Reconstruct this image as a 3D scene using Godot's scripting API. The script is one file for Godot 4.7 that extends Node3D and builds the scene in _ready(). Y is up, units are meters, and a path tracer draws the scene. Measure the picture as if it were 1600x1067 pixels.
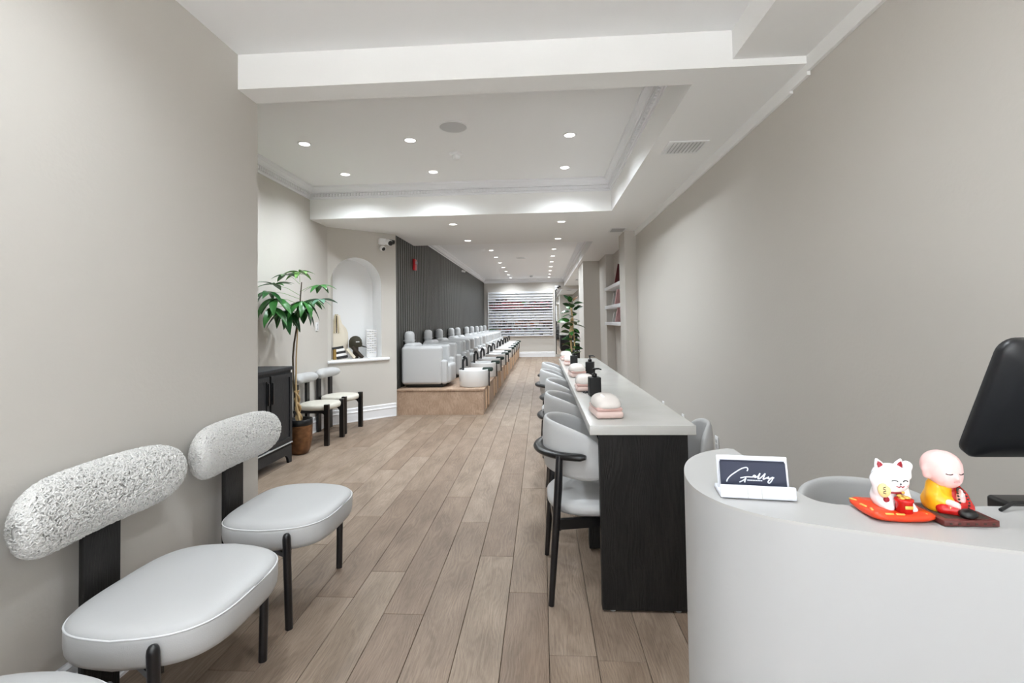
extends Node3D
# Nail salon seen from the reception desk. Units: metres, y up, the salon runs along -z.

var M := {}
var used := {}
var rng := RandomNumberGenerator.new()
const ORD := ["first", "second", "third", "fourth", "fifth", "sixth", "seventh", "eighth", "ninth", "tenth", "eleventh", "twelfth", "thirteenth", "fourteenth", "fifteenth", "sixteenth", "seventeenth"]

# ------------------------------------------------------------------ naming
func numbered(n: String) -> String:
	if not used.has(n):
		used[n] = 0
		return n
	used[n] += 1
	return "%s_%03d" % [n, used[n]]

func tag(o: Node, label := "", category := "", group := "", kind := "") -> void:
	if label != "": o.set_meta("label", label)
	if category != "": o.set_meta("category", category)
	if group != "": o.set_meta("group", group)
	if kind != "": o.set_meta("kind", kind)

func thing(called: String, label: String, category: String, at := Vector3.ZERO, turn := 0.0, group := "") -> Node3D:
	var o := Node3D.new()
	o.name = numbered(called)
	add_child(o)
	o.position = at
	o.rotation.y = turn
	tag(o, label, category, group)
	return o

func put(mesh: Mesh, called: String, mat: Material, parent: Node = null) -> MeshInstance3D:
	var o := MeshInstance3D.new()
	o.mesh = mesh
	o.material_override = null
	if mat != null and mesh.get_surface_count() > 0:
		for i in mesh.get_surface_count():
			o.set_surface_override_material(i, mat)
	if parent == null or parent == self:
		o.name = numbered(called)
		add_child(o)
	else:
		o.name = called
		parent.add_child(o, true)
	return o

func obj(st: SurfaceTool, called: String, mat: Material, parent: Node = null) -> MeshInstance3D:
	return put(done(st), called, mat, parent)

func struct(st: SurfaceTool, called: String, mat: Material, label := "") -> MeshInstance3D:
	var o := obj(st, called, mat)
	tag(o, label, "", "", "structure")
	return o

func single(st: SurfaceTool, called: String, mat: Material, label: String, category: String, group := "") -> MeshInstance3D:
	var o := obj(st, called, mat)
	tag(o, label, category, group)
	return o

func copy(o: Node3D, at: Vector3, turn := 0.0, label := "") -> Node3D:
	var c: Node3D = o.duplicate()
	var base: String = String(o.name)
	var cut := base.rfind("_")
	if cut > 0 and base.substr(cut + 1).is_valid_int(): base = base.substr(0, cut)
	c.name = numbered(base)
	add_child(c)
	c.position = at
	c.rotation.y = turn
	if label != "": c.set_meta("label", label)
	return c

# ------------------------------------------------------------------ mesh helpers (vertices run counter-clockwise seen from outside)
func mb(smooth := false) -> SurfaceTool:
	var st := SurfaceTool.new()
	st.begin(Mesh.PRIMITIVE_TRIANGLES)
	st.set_smooth_group(0 if smooth else -1)
	return st

func done(st: SurfaceTool) -> ArrayMesh:
	st.generate_normals()
	return st.commit()

func tri(st: SurfaceTool, a: Vector3, b: Vector3, c: Vector3) -> void:
	st.add_vertex(a); st.add_vertex(c); st.add_vertex(b)

func quad(st: SurfaceTool, a: Vector3, b: Vector3, c: Vector3, d: Vector3) -> void:
	tri(st, a, b, c); tri(st, a, c, d)

func box(st: SurfaceTool, lo: Vector3, hi: Vector3, xf := Transform3D()) -> void:
	st.set_smooth_group(-1)
	var p := []
	for i in 8:
		p.append(xf * Vector3(hi.x if i & 1 else lo.x, hi.y if i & 2 else lo.y, hi.z if i & 4 else lo.z))
	quad(st, p[4], p[5], p[7], p[6]); quad(st, p[1], p[0], p[2], p[3])
	quad(st, p[5], p[1], p[3], p[7]); quad(st, p[0], p[4], p[6], p[2])
	quad(st, p[6], p[7], p[3], p[2]); quad(st, p[0], p[1], p[5], p[4])

func B(x0: float, x1: float, y0: float, y1: float, z0: float, z1: float) -> SurfaceTool:
	var st := mb()
	box(st, Vector3(minf(x0, x1), minf(y0, y1), minf(z0, z1)), Vector3(maxf(x0, x1), maxf(y0, y1), maxf(z0, z1)))
	return st

# rounded box (cube-sphere style), centre c, full size s, radius r, n segments per rounded edge
func rbox(st: SurfaceTool, c: Vector3, s: Vector3, r: float, n := 3, xf := Transform3D()) -> void:
	st.set_smooth_group(0)
	r = minf(r, minf(s.x, minf(s.y, s.z)) * 0.499)
	var h := s * 0.5 - Vector3(r, r, r)
	var ts := []
	for i in n + 1: ts.append(-1.0 + float(i) / n)      # -1..0 then 0..1
	var line := []
	for i in n + 1: line.append([-1.0, -1.0 + float(i) / n])
	for i in n + 1: line.append([1.0, float(i) / n])
	for f in 6:
		var ax := f / 2
		var sg := 1.0 if f % 2 == 0 else -1.0
		var g := []
		for u in line:
			var row := []
			for v in line:
				var d := Vector3.ZERO
				var core := Vector3.ZERO
				var u_ := (ax + 1) % 3
				var v_ := (ax + 2) % 3
				d[ax] = sg
				d[u_] = tan(u[1] * PI / 4.0)
				d[v_] = tan(v[1] * PI / 4.0)
				core[ax] = sg * h[ax]
				core[u_] = u[0] * h[u_]
				core[v_] = v[0] * h[v_]
				row.append(xf * (c + core + d.normalized() * r))
			g.append(row)
		for i in g.size() - 1:
			for j in g.size() - 1:
				if sg > 0: quad(st, g[i][j], g[i + 1][j], g[i + 1][j + 1], g[i][j + 1])
				else: quad(st, g[i][j], g[i][j + 1], g[i + 1][j + 1], g[i + 1][j])

func RB(c: Vector3, s: Vector3, r: float, n := 3) -> SurfaceTool:
	var st := mb(true)
	rbox(st, c, s, r, n)
	return st

# surface of revolution about y: profile of (radius, height) from bottom to top
func lathe(st: SurfaceTool, prof: Array, seg := 24, at := Vector3.ZERO, xf := Transform3D(), sx := 1.0, sz := 1.0) -> void:
	st.set_smooth_group(0)
	for i in prof.size() - 1:
		for k in seg:
			var a0 := TAU * k / seg
			var a1 := TAU * (k + 1) / seg
			var f := func(a, p): return xf * (at + Vector3(cos(a) * p.x * sx, p.y, -sin(a) * p.x * sz))
			var p0: Vector2 = prof[i]
			var p1: Vector2 = prof[i + 1]
			if p0.x < 1e-6: tri(st, f.call(a0, p0), f.call(a1, p1), f.call(a0, p1))
			elif p1.x < 1e-6: tri(st, f.call(a0, p0), f.call(a1, p0), f.call(a0, p1))
			else: quad(st, f.call(a0, p0), f.call(a1, p0), f.call(a1, p1), f.call(a0, p1))

# swept tube, per-point radius, optional flattening (ry along 'up', rx across); ends capped
func tube(st: SurfaceTool, pts: Array, rad, seg := 10, flat := 1.0, up := Vector3.UP) -> void:
	st.set_smooth_group(0)
	var rings := []
	for i in pts.size():
		var d: Vector3 = (pts[mini(i + 1, pts.size() - 1)] - pts[maxi(i - 1, 0)]).normalized()
		var u := up
		if absf(d.dot(u)) > 0.95: u = Vector3.RIGHT
		var s := d.cross(u).normalized()
		u = s.cross(d).normalized()
		var r: float = rad[i] if rad is Array else rad
		var ring := []
		for k in seg:
			var a := TAU * k / seg
			ring.append(pts[i] + s * cos(a) * r + u * sin(a) * r * flat)
		rings.append(ring)
	for i in rings.size() - 1:
		for k in seg:
			var k1 := (k + 1) % seg
			quad(st, rings[i][k1], rings[i][k], rings[i + 1][k], rings[i + 1][k1])
	st.set_smooth_group(-1)
	for k in seg:
		var k1 := (k + 1) % seg
		tri(st, pts[0], rings[0][k], rings[0][k1])
		tri(st, pts[-1], rings[-1][k1], rings[-1][k])
	st.set_smooth_group(0)

# extrude an XZ polygon between two heights
func prism(st: SurfaceTool, poly: PackedVector2Array, y0: float, y1: float, xf := Transform3D(), smooth := false) -> void:
	if Geometry2D.is_polygon_clockwise(poly): poly.reverse()
	st.set_smooth_group(-1)
	var ix := Geometry2D.triangulate_polygon(poly)
	for i in range(0, ix.size(), 3):
		var a := poly[ix[i]]; var b := poly[ix[i + 1]]; var c := poly[ix[i + 2]]
		if (b - a).cross(c - a) < 0:
			var t := b; b = c; c = t
		tri(st, xf * Vector3(a.x, y1, a.y), xf * Vector3(c.x, y1, c.y), xf * Vector3(b.x, y1, b.y))
		tri(st, xf * Vector3(a.x, y0, a.y), xf * Vector3(b.x, y0, b.y), xf * Vector3(c.x, y0, c.y))
	if smooth: st.set_smooth_group(1)
	for i in poly.size():
		var a := poly[i]; var b := poly[(i + 1) % poly.size()]
		quad(st, xf * Vector3(a.x, y0, a.y), xf * Vector3(a.x, y1, a.y), xf * Vector3(b.x, y1, b.y), xf * Vector3(b.x, y0, b.y))

# stack of closed rings (each an Array of Vector3, running counter-clockwise seen from above), bottom to top
func loft(st: SurfaceTool, rings: Array, closed_ends := true) -> void:
	st.set_smooth_group(0)
	var n: int = rings[0].size()
	for i in rings.size() - 1:
		for k in n:
			var k1 := (k + 1) % n
			quad(st, rings[i][k], rings[i][k1], rings[i + 1][k1], rings[i + 1][k])
	if closed_ends:
		var c0 := Vector3.ZERO
		var c1 := Vector3.ZERO
		for k in n: c0 += rings[0][k]; c1 += rings[-1][k]
		c0 /= n; c1 /= n
		for k in n:
			var k1 := (k + 1) % n
			tri(st, c0, rings[0][k1], rings[0][k]); tri(st, c1, rings[-1][k], rings[-1][k1])

func sring(a: float, b: float, y: float, e: float, n := 48, cx := 0.0, cz := 0.0) -> Array:
	var r := []
	for k in n:
		var t := TAU * k / n
		r.append(Vector3(cx + a * signf(cos(t)) * pow(absf(cos(t)), 2.0 / e), y, cz - b * signf(sin(t)) * pow(absf(sin(t)), 2.0 / e)))
	return r

func ellipsoid(st: SurfaceTool, c: Vector3, r: Vector3, seg := 16, xf := Transform3D()) -> void:
	var prof := []
	for i in seg / 2 + 1:
		var a := -PI / 2 + PI * i / (seg / 2)
		prof.append(Vector2(maxf(cos(a), 0.0) * r.x if i > 0 and i < seg / 2 else 0.0, sin(a) * r.y))
	lathe(st, prof, seg, Vector3.ZERO, xf * Transform3D(Basis(), c), 1.0, r.z / r.x)

# smooth union of tapered capsules meshed as surface nets: prims [a, b, ra, rb]
func blob(st: SurfaceTool, prims: Array, cell: float, k: float) -> void:
	var lo := Vector3.INF
	var hi := -Vector3.INF
	for p in prims:
		var r: float = maxf(p[2], p[3]) + k + cell * 2
		lo = lo.min(p[0] - Vector3.ONE * r).min(p[1] - Vector3.ONE * r)
		hi = hi.max(p[0] + Vector3.ONE * r).max(p[1] + Vector3.ONE * r)
	var n := Vector3i(((hi - lo) / cell).ceil()) + Vector3i.ONE
	var f := PackedFloat32Array()
	f.resize(n.x * n.y * n.z)
	for z in n.z:
		for y in n.y:
			for x in n.x:
				var q := lo + Vector3(x, y, z) * cell
				var d := 1.0
				for p in prims:
					var ab: Vector3 = p[1] - p[0]
					var t := clampf((q - p[0]).dot(ab) / maxf(ab.length_squared(), 1e-9), 0.0, 1.0)
					var e: float = q.distance_to(p[0] + ab * t) - lerpf(p[2], p[3], t)
					var h := maxf(k - absf(d - e), 0.0) / k
					d = minf(d, e) - h * h * k * 0.25
				f[(z * n.y + y) * n.x + x] = d
	var vid := {}
	var vs := []
	for z in n.z - 1:
		for y in n.y - 1:
			for x in n.x - 1:
				var s := Vector3.ZERO
				var cnt := 0
				for e in 12:
					var ax := e / 4
					var u := Vector3i(x, y, z)
					u[(ax + 1) % 3] += e & 1
					u[(ax + 2) % 3] += (e >> 1) & 1
					var w := u
					w[ax] += 1
					var a := f[(u.z * n.y + u.y) * n.x + u.x]
					var b := f[(w.z * n.y + w.y) * n.x + w.x]
					if (a < 0.0) != (b < 0.0):
						s += Vector3(u).lerp(Vector3(w), a / (a - b))
						cnt += 1
				if cnt > 0:
					vid[(z * n.y + y) * n.x + x] = vs.size()
					vs.append(lo + s / cnt * cell)
	st.set_smooth_group(0)
	for z in range(1, n.z - 1):
		for y in range(1, n.y - 1):
			for x in range(1, n.x - 1):
				var u := Vector3i(x, y, z)
				var a := f[(z * n.y + y) * n.x + x]
				for ax in 3:
					var w := u
					w[ax] += 1
					var b := f[(w.z * n.y + w.y) * n.x + w.x]
					if (a < 0.0) == (b < 0.0): continue
					var q := []
					for c in [[-1, -1], [0, -1], [0, 0], [-1, 0]]:
						var g := u
						g[(ax + 1) % 3] += c[0]
						g[(ax + 2) % 3] += c[1]
						q.append(vs[vid[(g.z * n.y + g.y) * n.x + g.x]])
					if a < 0.0: quad(st, q[0], q[1], q[2], q[3])
					else: quad(st, q[3], q[2], q[1], q[0])

# ------------------------------------------------------------------ materials
func mat(key: String, c: Color, rough := 0.6, metal := 0.0, spec := 0.5) -> StandardMaterial3D:
	var m := StandardMaterial3D.new()
	m.resource_name = key
	m.albedo_color = c
	m.roughness = rough
	m.metallic = metal
	m.metallic_specular = spec
	M[key] = m
	return m

func noise_tex(freq: float, size := 256, kind := FastNoiseLite.TYPE_SIMPLEX_SMOOTH, oct := 4, lo := Color.BLACK, hi := Color.WHITE) -> ImageTexture:
	var n := FastNoiseLite.new()
	n.seed = 7
	n.noise_type = kind
	n.frequency = freq
	n.fractal_octaves = oct
	var im := n.get_seamless_image(size, size)
	im.convert(Image.FORMAT_RGB8)
	if lo != Color.BLACK or hi != Color.WHITE:
		for y in size:
			for x in size: im.set_pixel(x, y, lo.lerp(hi, im.get_pixel(x, y).r))
	return ImageTexture.create_from_image(im)

func bump(m: StandardMaterial3D, tex: Texture2D, depth_cm: float, scale: float) -> void:
	m.heightmap_enabled = true
	m.heightmap_texture = tex
	m.heightmap_scale = depth_cm
	m.uv1_triplanar = true
	m.uv1_scale = Vector3.ONE * scale

# oak grain: u across four boards, v along the board. Returns [colour texture, height texture]
func oak(w: int, h: int, dark: Color, light: Color) -> Array:
	var a := FastNoiseLite.new(); a.seed = 11; a.frequency = 1.0; a.fractal_octaves = 3
	var b := FastNoiseLite.new(); b.seed = 23; b.frequency = 1.0; b.fractal_octaves = 2
	var im := Image.create(w, h, false, Image.FORMAT_RGB8)
	var hm := Image.create(w, h, false, Image.FORMAT_RGB8)
	for y in h:
		var v := float(y) / h
		for x in w:
			var u := float(x) / w * 4.0
			var board := floorf(u)
			var t := u - board
			var fx := t - 0.5 + 0.16 * b.get_noise_2d(board * 9.0, v * 2.2)
			var warp := a.get_noise_3d(t * 1.6, v * 3.0, board * 7.0)
			var ring := sin((fx * fx * 26.0 + v * (6.0 if int(board) % 2 == 0 else 2.0) + warp * 2.6) * 6.0)
			var fine := a.get_noise_3d(t * 60.0, v * 9.0, board * 3.0 + 40.0)
			var pore := b.get_noise_3d(t * 150.0, v * 26.0, board * 5.0 + 90.0)
			var cloud := b.get_noise_3d(t * 1.2, v * 3.5, board * 3.0 + 140.0)
			var k := clampf(0.56 + 0.13 * ring * (0.6 + 0.6 * warp) + 0.3 * fine + 0.3 * cloud - maxf(pore - 0.2, 0.0) * 0.5, 0.0, 1.0)
			im.set_pixel(x, y, dark.lerp(light, k))
			var g := clampf(0.6 + 0.25 * ring + 0.3 * fine - maxf(pore - 0.15, 0.0), 0.0, 1.0)
			hm.set_pixel(x, y, Color(g, g, g))
	return [ImageTexture.create_from_image(im), ImageTexture.create_from_image(hm)]

func materials() -> void:
	var plaster := noise_tex(0.05, 256)
	var w := mat("wall_paint", Color8(205, 200, 193), 0.75, 0, 0.3); bump(w, plaster, 0.03, 3.0)
	mat("ceiling_paint", Color8(248, 248, 248), 0.8, 0, 0.3)
	mat("soffit_paint", Color8(244, 243, 241), 0.8, 0, 0.3)
	mat("trim_paint", Color8(238, 238, 240), 0.4)
	mat("white_plastic", Color8(240, 240, 240), 0.35)
	mat("grey_plastic", Color8(200, 200, 200), 0.5)
	mat("dark_gap", Color8(20, 18, 16), 0.9)
	mat("subfloor", Color8(70, 58, 48), 0.95)
	var lens := mat("lamp_lens", Color8(255, 255, 255), 0.5)
	lens.emission_enabled = true; lens.emission = Color(1.0, 0.985, 0.96); lens.emission_energy_multiplier = 7.0
	# floor oak in five tones
	var t := oak(512, 1024, Color8(113, 97, 83), Color8(172, 153, 136))
	var tones := [Color8(255, 255, 255), Color8(248, 246, 243), Color8(240, 237, 234), Color8(252, 252, 250), Color8(233, 228, 224)]
	for i in 5:
		var m := mat("oak_%d" % i, tones[i], 0.5, 0, 0.4)
		m.albedo_texture = t[0]
		m.heightmap_enabled = true; m.heightmap_texture = t[1]; m.heightmap_scale = 0.04
	var tp := oak(256, 512, Color8(140, 114, 94), Color8(200, 174, 152))
	var p := mat("platform_oak", Color8(255, 255, 255), 0.5, 0, 0.4)
	p.albedo_texture = tp[0]; p.uv1_triplanar = true; p.uv1_scale = Vector3(0.66, 1.3, 0.66); p.uv1_triplanar_sharpness = 8.0
	mat("oak_edge", Color8(222, 190, 160), 0.5)
	var tb := oak(256, 512, Color8(16, 15, 15), Color8(44, 42, 40))
	var bw := mat("black_oak", Color8(255, 255, 255), 0.5, 0, 0.4)
	bw.albedo_texture = tb[0]
	bw.heightmap_enabled = true; bw.heightmap_texture = t[1]; bw.heightmap_scale = 0.12
	bw.uv1_triplanar = true; bw.uv1_scale = Vector3(1.3, 0.66, 1.3)
	mat("black_lacquer", Color8(17, 17, 18), 0.3)
	mat("black_metal", Color8(14, 15, 20), 0.28, 0.0, 0.6)
	mat("black_matte", Color8(22, 22, 22), 0.6)
	var cab := mat("cabinet_black", Color8(34, 36, 40), 0.5)
	cab.heightmap_enabled = true; cab.heightmap_texture = t[1]; cab.heightmap_scale = 0.08; cab.uv1_triplanar = true; cab.uv1_scale = Vector3(1.5, 0.8, 1.5)
	mat("slat", Color8(66, 65, 61), 0.4, 0, 0.5)
	var lt := mat("white_leather", Color8(192, 192, 192), 0.42, 0, 0.45)
	bump(lt, noise_tex(0.08, 256, FastNoiseLite.TYPE_CELLULAR, 2), 0.02, 14.0)
	mat("ivory_leather", Color8(216, 212, 200), 0.45)
	mat("piping", Color8(226, 226, 227), 0.5)
	var bo := mat("boucle", Color8(222, 220, 217), 0.95, 0, 0.2)
	bo.rim_enabled = true; bo.rim = 0.3
	var bl := mat("boucle_yarn", Color8(224, 222, 219), 0.9, 0, 0.2)
	bl.rim_enabled = true; bl.rim = 0.3
	var q := mat("quartz", Color8(210, 209, 205), 0.16, 0, 0.5)
	q.albedo_texture = noise_tex(0.012, 256, FastNoiseLite.TYPE_SIMPLEX_SMOOTH, 4, Color8(240, 239, 237), Color8(255, 255, 255))
	q.uv1_triplanar = true; q.uv1_scale = Vector3.ONE * 0.8
	mat("laminate", Color8(170, 170, 170), 0.45)
	mat("laminate_top", Color8(174, 173, 171), 0.4)
	mat("pink", Color8(230, 204, 196), 0.3)
	mat("rose_band", Color8(222, 182, 174), 0.3)
	mat("pearl", Color8(240, 232, 226), 0.12)
	mat("navy_card", Color8(34, 40, 62), 0.6)
	mat("silver_ink", Color8(222, 226, 236), 0.5)
	var ac := mat("acrylic", Color(0.93, 0.94, 0.98, 0.45), 0.1)
	ac.transparency = BaseMaterial3D.TRANSPARENCY_ALPHA
	mat("frost", Color8(226, 228, 236), 0.3)
	mat("porcelain", Color8(244, 243, 246), 0.12)
	mat("red_glaze", Color8(196, 24, 22), 0.2)
	mat("crimson", Color8(150, 18, 36), 0.35)
	mat("orange_red", Color8(226, 66, 26), 0.3)
	mat("gold", Color8(226, 184, 92), 0.3, 0.35)
	mat("gold_oval", Color8(238, 212, 150), 0.35)
	mat("saffron", Color8(240, 176, 30), 0.3)
	mat("skin", Color8(240, 196, 192), 0.3)
	mat("rosewood", Color8(96, 44, 40), 0.35)
	mat("ink", Color8(40, 32, 30), 0.6)
	mat("blush", Color8(238, 178, 178), 0.4)
	mat("copper_pot", Color8(150, 108, 74), 0.35, 0.25)
	M["copper_pot"].albedo_texture = noise_tex(0.02, 256, FastNoiseLite.TYPE_SIMPLEX_SMOOTH, 4, Color8(150, 140, 130), Color8(255, 250, 240))
	M["copper_pot"].uv1_triplanar = true; M["copper_pot"].uv1_scale = Vector3.ONE * 2.5
	mat("soil", Color8(48, 36, 28), 0.95)
	mat("bark", Color8(84, 74, 58), 0.8)
	mat("bark_pale", Color8(196, 166, 120), 0.75)
	for g in [["leaf", Color8(52, 110, 48)], ["leaf_dark", Color8(34, 84, 40)], ["leaf_blue", Color8(96, 134, 112)], ["leaf_pale", Color8(120, 166, 90)], ["fig_leaf", Color8(46, 92, 36)], ["fig_leaf_dark", Color8(30, 62, 30)], ["fig_leaf_brown", Color8(112, 78, 44)]]:
		var m := mat(g[0], g[1], 0.32)
		m.backlight_enabled = true; m.backlight = g[1] * 0.6
	mat("canvas", Color8(234, 224, 206), 0.9)
	mat("canvas_strap", Color8(206, 190, 158), 0.9)
	mat("olive_cap", Color8(52, 48, 32), 0.7)
	mat("dark_brown", Color8(56, 46, 36), 0.6)
	mat("mustard", Color8(150, 120, 60), 0.7)
	mat("alarm_red", Color8(190, 22, 34), 0.3)
	var mir := mat("mirror", Color8(236, 238, 238), 0.02, 1.0)
	mir.metallic_specular = 0.5
	var gl := mat("glass", Color(0.95, 0.97, 0.97, 0.06), 0.02)
	gl.transparency = BaseMaterial3D.TRANSPARENCY_ALPHA
	mat("pavement", Color8(196, 196, 194), 0.9)
	mat("screen_back", Color8(30, 31, 34), 0.35)
	mat("print_red", Color8(110, 40, 46), 0.6)
	mat("print_pink", Color8(226, 180, 180), 0.6)
	mat("print_dark", Color8(60, 48, 48), 0.6)
	mat("print_white", Color8(236, 234, 232), 0.6)
	mat("towel", Color8(44, 58, 52), 0.8)

# ------------------------------------------------------------------ scene
func _ready() -> void:
	rng.seed = 4242
	# camera: fitted to the photograph's vanishing points
	var cam := Camera3D.new()
	cam.name = "camera"
	add_child(cam)
	cam.projection = Camera3D.PROJECTION_FRUSTUM
	cam.near = 0.05
	cam.far = 200.0
	cam.size = 1067.0 / 757.0 * 0.05
	cam.frustum_offset = Vector2(0.0, -(533.5 - 481.5) / 757.0 * 0.05)
	cam.position = Vector3(0, 1.35, 0)
	cam.basis = Basis(Vector3.UP, 0.0601) * Basis(Vector3.RIGHT, 0.0272) * Basis(Vector3.BACK, -0.01536)
	cam.current = true
	# sky, seen only through the shop front behind the camera
	var we := WorldEnvironment.new()
	we.name = "world"
	var e := Environment.new()
	e.background_mode = Environment.BG_SKY
	var sm := ProceduralSkyMaterial.new()
	sm.sky_top_color = Color(0.84, 0.87, 0.90)
	sm.sky_horizon_color = Color(0.92, 0.93, 0.94)
	sm.ground_bottom_color = Color(0.45, 0.44, 0.42)
	sm.ground_horizon_color = Color(0.75, 0.75, 0.74)
	sm.sky_energy_multiplier = 2.2
	sm.ground_energy_multiplier = 1.2
	var sky := Sky.new()
	sky.sky_material = sm
	e.sky = sky
	e.tonemap_mode = Environment.TONE_MAPPER_LINEAR
	e.tonemap_exposure = 0.95
	e.sdfgi_enabled = true
	e.ssao_enabled = true
	e.ssil_enabled = true
	we.environment = e
	add_child(we)

	# the sun stands high over the side of the building: it lights the street outside and does not enter the window
	var sun := DirectionalLight3D.new()
	sun.name = "sun"
	sun.light_energy = 18.0
	sun.light_color = Color(0.985, 0.99, 1.0)
	sun.light_angular_distance = 0.5
	sun.shadow_enabled = true
	sun.sky_mode = DirectionalLight3D.SKY_MODE_LIGHT_ONLY
	add_child(sun)
	sun.look_at_from_position(Vector3(6.0, 10.0, -1.0), Vector3.ZERO)

	materials()
	shell()
	floor_planks()
	mouldings()
	arch_wall()
	slat_wall()
	ceiling_fixtures()
	back_of_room()
	platform()
	pedicure_row()
	counter()
	lounge_chairs()
	waiting_corner()
	niche_items()
	alcove()
	desk()
	storefront()

# ------------------------------------------------------------------ shell
const XL := -1.66     # left wall beside the camera
const XM := -2.86     # left wall of the tray-ceiling room
const XR := 1.41      # right wall
const XS := -2.19     # face behind the slats
const ZB := -18.3     # back wall
const HS := 2.66      # soffits and beams
const Z1 := -2.56
const Z2 := -2.735
const Z3 := -5.85
const Z4 := -8.1

func shell() -> void:
	var W: Material = M.wall_paint
	var f := B(-3.1, 1.7, -0.2, -0.0125, ZB - 0.15, 2.4)
	var fl := struct(f, "floor", M.subfloor, "floor of pale oak planks running the length of the salon")
	struct(B(XL - 0.14, XL, -0.01, 3.3, Z2 - 0.012, 2.4), "wall_left", W, "greige painted wall behind the boucle chairs")
	struct(B(XM - 0.14, XL - 0.14, -0.01, 3.3, Z2 + 0.1, Z2 + 0.24), "wall_return", W, "")
	struct(B(XM - 0.14, XM, -0.01, 3.3, Z2 + 0.24, -6.5), "wall_waiting", W, "pale painted wall behind the cabinet and plant")
	struct(B(XS - 0.14, XS, -0.01, 3.3, -7.03, ZB), "wall_slat_backing", W, "")
	struct(B(XS - 0.14, 1.75, -0.01, 3.3, ZB, ZB - 0.15), "wall_back", W, "pale end wall behind the polish rack")
	struct(B(XR, XR + 0.34, -0.01, 3.3, -7.7, 2.4), "wall_right", W, "long greige painted wall beside the nail counter")
	struct(B(1.24, XR, -0.01, HS + 0.02, -7.7, -7.2), "wall_column", W, "painted column between long wall and shelf alcove")
	struct(B(1.46, 1.75, -0.01, 3.3, -9.75, -7.7), "wall_alcove", W, "")
	struct(B(1.30, 1.75, -0.01, HS + 0.02, -10.8, -9.75), "wall_alcove_end", W, "")
	struct(B(0.94, 1.75, -0.01, HS + 0.02, -12.1, -10.8), "wall_pier", W, "painted pier beyond the shelf alcove")
	struct(B(1.60, 1.75, -0.01, 3.3, ZB, -12.1), "wall_rear_right", W, "")
	# ceilings and dropped soffits
	var C: Material = M.ceiling_paint
	struct(B(XL - 0.1, 1.02, 2.855, 3.3, Z1, 2.4), "ceiling", C, "white ceiling above the reception")
	struct(B(1.02, XR + 0.1, 2.70, 3.3, Z1, 2.4), "ceiling_side_soffit", M.soffit_paint, "")
	struct(B(XL, XR, HS, 3.3, Z2, Z1), "ceiling_beam", M.soffit_paint, "white dropped beam crossing the ceiling")
	struct(B(XM, 0.865, 3.05, 3.3, Z3, Z2), "ceiling_tray", C, "raised white tray ceiling with crown moulding")
	struct(B(XM, XL, 3.05, 3.3, Z2, Z2 + 0.1), "ceiling_tray_edge", C, "")
	struct(B(0.865, XR + 0.1, HS, 3.3, Z3, Z2), "ceiling_right_soffit", M.soffit_paint, "")
	struct(B(XM, 1.6, HS, 3.3, Z4, Z3), "ceiling_middle_soffit", M.soffit_paint, "dropped soffit between tray ceiling and pedicure area")
	struct(B(XS, 0.88, 2.95, 3.3, ZB, Z4), "ceiling_rear", C, "long raised ceiling above the pedicure chairs")
	struct(B(0.88, 1.75, HS, 3.3, ZB, Z4), "ceiling_rear_soffit", M.soffit_paint, "")
	# shallow band along the top of the right wall
	struct(B(XR - 0.018, XR, 2.585, HS, -7.2, Z2), "trim_1", M.soffit_paint, "")
	struct(B(XR - 0.018, XR, 2.62, 2.70, Z1, 2.2), "trim_2", M.soffit_paint, "")
	struct(B(XR - 0.018, XR, 2.60, HS, Z2, Z1), "trim_3", M.soffit_paint, "")

func plank_mesh(v: int, len: float, w: float) -> ArrayMesh:
	var st := SurfaceTool.new()
	st.begin(Mesh.PRIMITIVE_TRIANGLES)
	st.set_smooth_group(-1)
	var g := 0.0011
	var b := 0.0016
	var hx := w / 2 - g
	var hz := len / 2 - g
	var u0 := (v % 4) * 0.25
	var flip := (v / 4) % 2 == 1
	var P := func(x, y, z):
		var uu: float = u0 + 0.008 + (x + w / 2) / w * 0.234
		var vv: float = (z + len / 2) / 1.5
		if flip: vv = 1.0 - vv
		st.set_uv(Vector2(uu, vv)); st.add_vertex(Vector3(x, y, z))
	var Q := func(a, bb, c, d):
		for p in [a, c, bb, a, d, c]: P.call(p.x, p.y, p.z)
	var T := [Vector3(-hx + b, 0, -hz + b), Vector3(hx - b, 0, -hz + b), Vector3(hx - b, 0, hz - b), Vector3(-hx + b, 0, hz - b)]
	var K := [Vector3(-hx, -b, -hz), Vector3(hx, -b, -hz), Vector3(hx, -b, hz), Vector3(-hx, -b, hz)]
	var D := [Vector3(-hx, -0.012, -hz), Vector3(hx, -0.012, -hz), Vector3(hx, -0.012, hz), Vector3(-hx, -0.012, hz)]
	Q.call(T[3], T[2], T[1], T[0])
	for i in 4:
		var j := (i + 1) % 4
		Q.call(K[i], T[i], T[j], K[j])
		Q.call(D[i], K[i], K[j], D[j])
	st.generate_normals()
	st.generate_tangents()
	return st.commit()

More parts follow.
